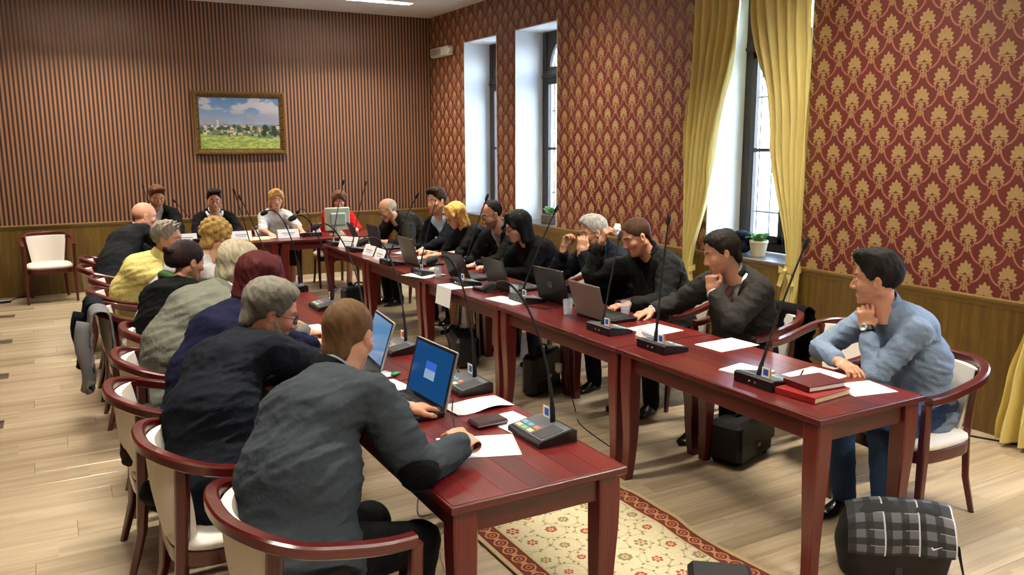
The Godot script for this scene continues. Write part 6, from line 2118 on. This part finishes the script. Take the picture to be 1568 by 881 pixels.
func pen(label: String, at: Vector3, turn: float, c: Color):
	var t := thing("pen", label, "pen", at, turn, "pens")
	var b := MB.new(); b.tube([Vector3(-0.065, 0, 0), Vector3(0.05, 0, 0)], 0.0045, 10); put(b.mesh(), "barrel", mat(c, 0.3), t)
	b = MB.new(); b.tube([Vector3(0.05, 0, 0), Vector3(0.068, 0, 0)], [0.0042, 0.001], 10); put(b.mesh(), "point", M.metal, t)
	b = MB.new(); b.box(Vector3(-0.045, 0.0055, 0), Vector3(0.036, 0.0015, 0.003)); put(b.mesh(), "clip", M.metal, t)

# ---------------------------------------------------------------- things on the floor and on chairs
func rug_tex() -> ImageTexture:
	# u across 0..1 (0.98 m), v along 1.4 m repeat
	var w := 448; var h := 640
	var img := Image.create(w, h, true, Image.FORMAT_RGB8)
	var f := noise(101, 0.2, 2)
	var cream := Color(0.71, 0.665, 0.535)
	img.fill(cream)
	var r := RandomNumberGenerator.new(); r.seed = 12
	var dots := []
	# vines and rosettes in the field
	var put_disc := func(cx: float, cy: float, rad: float, c: Color):
		for yy in range(int(cy - rad), int(cy + rad) + 1):
			for xx in range(maxi(int(cx - rad), 0), mini(int(cx + rad) + 1, w)):
				if Vector2(xx - cx, yy - cy).length() <= rad: img.set_pixel(xx, posmod(yy, h), c)
	var vine := Color(0.50, 0.46, 0.33); var rose := Color(0.52, 0.22, 0.16); var leaf := Color(0.44, 0.42, 0.28)
	for gy in 9:
		for gx in 5:
			var cx := 84.0 + gx * 70.0 + r.randf_range(-12, 12); var cy := (gy + 0.5 + 0.5 * (gx % 2)) * h / 9.0 + r.randf_range(-8, 8)
			var a0 := r.randf() * TAU; var rad := r.randf_range(18, 28)
			var x := cx; var y := cy
			for k in 60:
				var a := a0 + k * 0.09
				x = cx + cos(a) * rad * (1.0 + k * 0.012); y = cy + sin(a) * rad * (1.0 + k * 0.012)
				put_disc.call(x, y, 1.2, vine)
				if k % 9 == 4: put_disc.call(x + cos(a) * 4.0, y + sin(a) * 4.0, 3.2, leaf)
			var n := 6 + gx % 3
			var big := r.randf_range(7.0, 12.0)
			for k in n:
				var a := TAU * k / n
				put_disc.call(cx + cos(a) * big, cy + sin(a) * big, big * 0.42, rose if (gx + gy) % 3 != 0 else leaf)
			put_disc.call(cx, cy, big * 0.5, Color(0.72, 0.55, 0.38)); put_disc.call(cx, cy, big * 0.22, rose)
	# borders
	for y in h:
		for x in w:
			var e := mini(x, w - 1 - x)
			if e < 62:
				var c := Color(0.70, 0.61, 0.44)
				if e >= 14 and e < 54:
					c = Color(0.40, 0.135, 0.08)
					var u := (e - 34) / 20.0; var v := fmod(y / 40.0, 1.0) * 2.0 - 1.0
					var d := Vector2(u, v).length()
					if absf(d - 0.72) < 0.1: c = Color(0.70, 0.50, 0.33)
					if d < 0.36: c = Color(0.66, 0.42, 0.27)
					if d < 0.16: c = Color(0.28, 0.07, 0.05)
					if absf(v) > 0.8 and absf(u) < 0.35: c = Color(0.62, 0.50, 0.33)
				elif e >= 11 and e < 14 or e >= 54 and e < 57: c = Color(0.30, 0.10, 0.06)
				img.set_pixel(x, y, c)
	for y in h:
		for x in w: img.set_pixel(x, y, img.get_pixel(x, y) * (1.0 + 0.12 * f.get_noise_2d(x, y)))
	img.generate_mipmaps()
	return ImageTexture.create_from_image(img)

func build_floor_things():
	# rug
	var b := MB.new(); var rows := []
	var z0 := 5.6; var z1 := 11.4
	var nz := noise(7, 0.9, 2)
	for i in 117:
		var z := lerpf(z0, z1, i / 116.0)
		var rip := 0.014 * exp(-pow((z - 8.93) / 0.10, 2.0))
		var row := []
		for j in 29:
			var u := j / 28.0
			var x := lerpf(-3.60, -2.62, u) + (0.018 * sin(z * 6.0) * smoothstep(0.8, 1.0, u) if z > 8.5 else 0.0)
			row.append(Vector3(x, 0.012 + rip * smoothstep(0.6, 1.0, u), z))
		rows.append(row)
	b.grid(rows, false, true, 1.0, (z1 - z0) / 1.4)
	var under := []
	for r in rows:
		var q := []
		for p: Vector3 in r: q.append(p - Vector3(0, 0.010, 0))
		under.append(q)
	b.grid(under, false, false)
	for e in [0, 28]:
		var c0 := []; var c1 := []
		for i in 117: c0.append(rows[i][e]); c1.append(under[i][e])
		b.grid([c0, c1], false, e == 0, 0.02, 4.0)
	var rug := put(b.mesh(), "rug", tex_mat(rug_tex(), 0.95))
	tag(rug, "cream oriental runner with a red floral border between the tables", "rug")
	# plaid messenger bag
	var t := thing("messenger_bag", "black and grey plaid messenger bag on the floor", "bag", Vector3(-2.15, 0, 9.80), -0.64)
	t.scale = Vector3(1.02, 1.22, 1.02)
	var F := Field.new(Vector3(-0.3, -0.02, -0.18), Vector3(0.3, 0.4, 0.18), 0.01)
	F.cap(Vector3(-0.15, 0.13, 0), Vector3(0.15, 0.13, 0), 0.09, 0.09, 0.04); F.ell(Vector3(0, 0.14, 0), Vector3(0.22, 0.15, 0.09), 0.05)
	F.cap(Vector3(-0.15, 0.05, 0), Vector3(0.15, 0.05, 0), 0.075, 0.075, 0.03); F.cap(Vector3(-0.16, 0.22, -0.01), Vector3(0.16, 0.22, -0.01), 0.055, 0.055, 0.04)
	var j := Join.new(); j.add(F.extract(0.0, [Plane(Vector3.DOWN, -0.003)]), Transform3D.IDENTITY, Color.WHITE)
	put(joined(j, Vector2(0.004, 0), noise(5, 9.0, 2)), "body", mat(Color(0.03, 0.03, 0.032), 0.7), t)
	var pm := tex_mat(plaid_tex(), 0.7)
	var rf := []; var rb := []
	for i in 19:
		var f := i / 18.0
		var row := []
		for k in 21:
			var s := k / 10.0 - 1.0
			# over the top from the back, down the front
			var a := lerpf(-0.9, 0.5, minf(f * 2.2, 1.0)) 
			var p := Vector3(s * 0.215, 0, 0)
			if f < 0.36:
				var g := f / 0.36
				p.y = 0.255 + 0.055 * sin(g * PI) - 0.03 * (1.0 - g); p.z = lerpf(-0.075, 0.055, g)
			else:
				var g := (f - 0.36) / 0.64
				p.y = lerpf(0.26, 0.12 + 0.02 * s * s, g) ; p.z = 0.06 + 0.05 * sin(g * PI * 0.55)
			p.y -= 0.02 * s * s; p.z += 0.008 * sin(s * 5.0 + f * 4.0)
			row.append(p)
		rf.append(row)
	b = MB.new(); b.grid(rf, false, true, 1.0, 1.0)
	for r in rf:
		var q := []
		for p: Vector3 in r: q.append(p - Vector3(0, 0.004, 0.006))
		rb.append(q)
	b.grid(rb, false, false)
	var flap := put(b.mesh(), "flap", pm, t)
	b = MB.new()
	var swo := [Vector2(-0.02, 0.002), Vector2(-0.012, -0.006), Vector2(0.024, 0.008), Vector2(-0.008, 0.0), Vector2(-0.013, 0.002), Vector2(-0.016, 0.008)]
	b.xf = Transform3D(Basis.IDENTITY, Vector3(0.13, 0.155, 0.113)); b.prism(swo, 0.0, 0.002)
	put(b.mesh(), "white_tick_mark", M.paper, flap)
	b = MB.new(); b.box(Vector3(0, 0.055, 0.082), Vector3(0.03, 0.07, 0.012), 0.004); put(b.mesh(), "buckle", M.dark_grey, t)
	b = MB.new()
	var sp := []
	for i in 25:
		var f := i / 24.0
		sp.append(Vector3(0.235 + 0.05 * sin(f * PI), 0.19 - 0.19 * sin(f * PI * 0.9) + 0.02, -0.03 + 0.1 * f))
	var R := []
	for p: Vector3 in sp: R.append([p + Vector3(0, 0, -0.016), p + Vector3(0.003, 0, 0), p + Vector3(0, 0, 0.016)])
	b.grid(R); put(b.mesh(), "strap", M.soft_black, t)
	# briefcases and bags under the window row
	bag("upright black briefcase under the window row tables", Vector3(-2.05, 0, 6.66), 0.5, Vector3(0.42, 0.32, 0.13), Color(0.02, 0.02, 0.022))
	bag("low black case under the tables behind the red shoes", Vector3(-2.22, 0, 5.62), 1.3, Vector3(0.44, 0.26, 0.2), Color(0.018, 0.018, 0.02))
	bag("dark olive bag on the floor at the far end of window row", Vector3(-2.28, 0, 3.05), 0.1, Vector3(0.4, 0.30, 0.16), Color(0.06, 0.06, 0.045))
	bag("black bag slumped under the striped tie man's table", Vector3(-1.70, 0, 8.42), 0.3, Vector3(0.42, 0.26, 0.22), Color(0.015, 0.015, 0.016))
	# black floor speaker near the camera
	t = thing("floor_loudspeaker", "black loudspeaker with round cone on the runner", "loudspeaker", Vector3(-3.22, 0.012, 9.86), 0.9)
	b = MB.new(); b.box(Vector3(0, 0.14, 0), Vector3(0.34, 0.28, 0.24), 0.02); put(b.mesh(), "cabinet", M.black_plastic, t)
	b = MB.new(); b.lathe(Vector3.ZERO, [Vector2(0.095, 0.0), Vector2(0.1, 0.004), Vector2(0.085, 0.004), Vector2(0.03, -0.03), Vector2(0.0, -0.02)])
	var sp2 := put(b.mesh(), "cone", M.dark_grey, t); sp2.rotation.x = PI / 2; sp2.position = Vector3(0, 0.15, 0.122)
	# power strip under the near left table
	t = thing("power_strip", "white power strip on the floor under the near left table", "power strip", Vector3(-3.86, 0, 8.88), 0.9)
	b = MB.new(); b.box(Vector3(0, 0.022, 0), Vector3(0.34, 0.04, 0.06), 0.006); put(b.mesh(), "housing", M.white_plastic, t)
	for k in 4:
		b = MB.new(); b.lathe(Vector3(-0.11 + 0.075 * k, 0.0425, 0), [Vector2(0.021, 0.0), Vector2(0.019, 0.002), Vector2(0.017, -0.001), Vector2(0, -0.001)], 16); put(b.mesh(), "socket", mat_once("socket", Color(0.7, 0.7, 0.68), 0.5), t)
	cable("white cables tangled above the power strip", [Vector3(-3.9, 0.05, 8.9), Vector3(-3.95, 0.25, 8.95), Vector3(-3.85, 0.4, 9.0), Vector3(-3.98, 0.3, 8.8), Vector3(-3.9, 0.55, 8.75), Vector3(-3.88, 0.72, 8.78)], 0.004, M.white_plastic)
	cable("black cable looping under the near left table", [Vector3(-3.8, 0.05, 8.85), Vector3(-3.86, 0.3, 9.1), Vector3(-4.0, 0.45, 9.0), Vector3(-3.92, 0.62, 8.7), Vector3(-3.88, 0.72, 8.7)], 0.004)
	cable("black cable with a white plug hanging to the floor by window row", [Vector3(-2.50, 0.74, 6.95), Vector3(-2.05, 0.62, 6.88), Vector3(-2.03, 0.25, 6.95), Vector3(-2.1, 0.01, 7.2), Vector3(-2.25, 0.008, 7.5), Vector3(-2.32, 0.006, 7.95)], 0.004)
	t = thing("plug", "white plug hanging on a cable by a table leg", "plug", Vector3(-2.07, 0.22, 6.93), 0.3)
	b = MB.new(); b.box(Vector3(0, 0.03, 0), Vector3(0.04, 0.07, 0.05), 0.01); put(b.mesh(), "body", M.white_plastic, t)
	for s in [-1, 1]:
		b = MB.new(); b.tube([Vector3(0, -0.005, s * 0.01), Vector3(0, -0.022, s * 0.01)], 0.0025, 8); put(b.mesh(), "pin", M.metal, t)
	cable("black cable along the wall at the right", [Vector3(-0.30, 0.006, 8.55), Vector3(-0.17, 0.006, 8.92), Vector3(-0.06, 0.006, 9.2), Vector3(-0.08, 0.006, 9.6)], 0.006)
	cable("black cable on the floor behind the lone chair", [Vector3(-6.3, 0.006, 0.35), Vector3(-5.85, 0.006, 0.30), Vector3(-5.70, 0.006, 0.10), Vector3(-5.55, 0.006, 0.06)], 0.006)
	cable("black cables drooping from the far window row tables", [Vector3(-2.5, 0.70, 5.3), Vector3(-2.35, 0.3, 5.5), Vector3(-2.4, 0.01, 5.9), Vector3(-2.45, 0.006, 6.4)], 0.005)
	t = thing("black_plug_block", "small flat black block on the floor at the far left", "adapter", Vector3(-5.86, 0, 0.36), 0.2)
	b = MB.new(); b.box(Vector3(0, 0.02, 0), Vector3(0.2, 0.038, 0.08), 0.01); put(b.mesh(), "housing", M.black_plastic, t)
	b = MB.new(); b.box(Vector3(0.03, 0.0395, 0), Vector3(0.06, 0.002, 0.03), 0.0008); put(b.mesh(), "switch", M.dark_grey, t)
	# coats over the sixth chair of the left row
	drape("navy coat hanging over the chair behind the black cardigan", "coat", -5.05, 5.60, 0.34, 0.42, 0.12, Color(0.03, 0.04, 0.08), 61, 0.035)
	drape("light grey coat hanging beside the navy coat on the chair", "coat", -5.04, 5.96, 0.32, 0.50, 0.30, Color(0.45, 0.45, 0.46), 62, 0.02)
	drape("black jacket hung over the striped tie man's chair", "jacket", -1.01, 8.07, 0.44, 0.40, 0.12, Color(0.018, 0.018, 0.02), 63, 0.03, true)
	blob("white plastic carrier bag on the chair behind the black cardigan", "carrier_bag", "bag", Vector3(-4.80, 0.47, 6.62), Vector3(0.13, 0.16, 0.09), Color(0.72, 0.72, 0.70), 71)
	blob("dark crumpled jacket on the chair behind the bearded man", "crumpled_jacket", "jacket", Vector3(-4.92, 0.47, 8.60), Vector3(0.10, 0.12, 0.14), Color(0.10, 0.10, 0.10), 72)
	blob("dark patterned scarf heaped on the third chair of left row", "heaped_scarf", "scarf", Vector3(-4.98, 0.47, 7.90), Vector3(0.09, 0.12, 0.14), Color(0.14, 0.13, 0.11), 73)

func plaid_tex() -> ImageTexture:
	var w := 256; var h := 192
	var img := Image.create(w, h, true, Image.FORMAT_RGB8)
	var f := noise(55, 0.3, 2)
	for y in h:
		for x in w:
			var a := fmod(x / 42.0, 1.0); var b := fmod(y / 46.0, 1.0)
			var k := 0.045
			if a > 0.45: k += 0.10
			if b > 0.45: k += 0.10
			if a > 0.45 and b > 0.45: k += 0.12
			if fmod(x / 84.0, 1.0) < 0.04 and x > 20: k = 0.75
			if b > 0.44 and b < 0.5 and fmod(x / 42.0 + y / 46.0 * 0.0, 2.0) > 1.2: k = 0.6
			k *= 1.0 + 0.2 * f.get_noise_2d(x, y)
			img.set_pixel(x, y, Color(k, k, k * 1.04))
	img.generate_mipmaps()
	return ImageTexture.create_from_image(img)

func bag(label: String, at: Vector3, turn: float, s: Vector3, c: Color):
	var t := thing("briefcase", label, "bag", at, turn)
	var b := MB.new(); b.box(Vector3(0, s.y * 0.5, 0), s, 0.03); put(b.mesh(), "body", mat(c, 0.5), t)
	b = MB.new(); b.box(Vector3(0, s.y * 0.66, s.z * 0.5 + 0.003), Vector3(s.x * 0.98, s.y * 0.6, 0.012), 0.005); put(b.mesh(), "flap", mat(c, 0.45), t)
	var hp := []
	for i in 9:
		var a := PI * i / 8.0
		hp.append(Vector3(cos(a) * 0.07, s.y + sin(a) * 0.045, 0))
	b = MB.new(); b.tube(hp, 0.009, 8); put(b.mesh(), "handle", mat(c, 0.4), t)
	b = MB.new(); b.box(Vector3(0, s.y * 0.4, s.z * 0.5 + 0.012), Vector3(0.03, 0.025, 0.008), 0.002); put(b.mesh(), "clasp", M.metal, t)

func drape(label: String, called: String, x: float, z: float, w: float, drop: float, inner: float, c: Color, seed_: int, fold: float, other := false):
	var t := thing(called, label, called, Vector3(x, 0, z), PI if other else 0.0)
	var b := MB.new(); var rows := []; var rin := []
	var nz := noise(seed_, 2.2, 2)
	var prof := []
	for i in 9: prof.append(Vector2(0.055 + 0.02 * (1.0 - i / 8.0), 0.80 - inner + inner * i / 8.0))
	for i in 7:
		var a := PI * (i + 1) / 8.0
		prof.append(Vector2(cos(a) * 0.05, 0.80 + sin(a) * 0.035))
	for i in 15: prof.append(Vector2(-0.055 - 0.04 * i / 14.0, 0.80 - drop * i / 14.0))
	for i in prof.size():
		var p: Vector2 = prof[i]
		var row := []; var r2 := []
		var low := clampf((0.8 - p.y) / drop, 0.0, 1.0)
		for k in 33:
			var s := k / 16.0 - 1.0
			var wv := sin(s * 9.0 + nz.get_noise_2d(s * 2.0, p.y * 4.0) * 5.0) * fold * (0.25 + low)
			var ww := w * 0.5 * (1.0 - 0.15 * low + 0.1 * nz.get_noise_2d(p.y * 6.0, 9.0))
			var q := Vector3(p.x + wv * (-1.0 if p.x < 0 else 0.4), p.y + 0.03 * nz.get_noise_2d(s * 3.0, 30.0) * low, s * ww)
			row.append(q); r2.append(q + Vector3(0.012, -0.004, 0))
		rows.append(row); rin.append(r2)
	b.grid(rows, false, false); b.grid(rin, false, true)
	for e in [0, 32]:
		var c0 := []; var c1 := []
		for i in rows.size(): c0.append(rows[i][e]); c1.append(rin[i][e])
		b.grid([c0, c1], false, e == 0)
	for e in [0, rows.size() - 1]: b.grid([rows[e], rin[e]], false, e == 0)
	put(b.mesh(), "cloth", cloth(c), t)
	var sl := MB.new()
	var pts := []; var rr := []
	for i in 9:
		var f := i / 8.0
		pts.append(Vector3(-0.085 - 0.03 * f - 0.02 * sin(f * 6.0), 0.76 - drop * 0.92 * f, w * 0.3 + 0.03 * sin(f * 4.0))); rr.append(lerpf(0.05, 0.04, f))
	sl.tube(pts, rr, 12)
	put(sl.mesh(), "sleeve", cloth(c), t)

func blob(label: String, called: String, cat: String, at: Vector3, s: Vector3, c: Color, seed_: int):
	var F := Field.new(-s * 1.7, s * Vector3(1.7, 2.6, 1.7), 0.011)
	var r := RandomNumberGenerator.new(); r.seed = seed_
	for k in 12:
		F.ell(Vector3(r.randf_range(-0.6, 0.6) * s.x, s.y * r.randf_range(0.2, 1.3), r.randf_range(-0.6, 0.6) * s.z), Vector3(s.x * r.randf_range(0.35, 0.8), s.y * r.randf_range(0.3, 0.6), s.z * r.randf_range(0.35, 0.8)), 0.025)
	var j := Join.new(); j.add(F.extract(0.0, [Plane(Vector3.DOWN, -0.001)]), Transform3D.IDENTITY, Color.WHITE)
	var fold := noise(seed_, 12.0, 3); fold.fractal_type = FastNoiseLite.FRACTAL_RIDGED
	var o := put(joined(j, Vector2(0.012, 0), fold), called, cloth(c))
	o.position = at
	tag(o, label, cat)
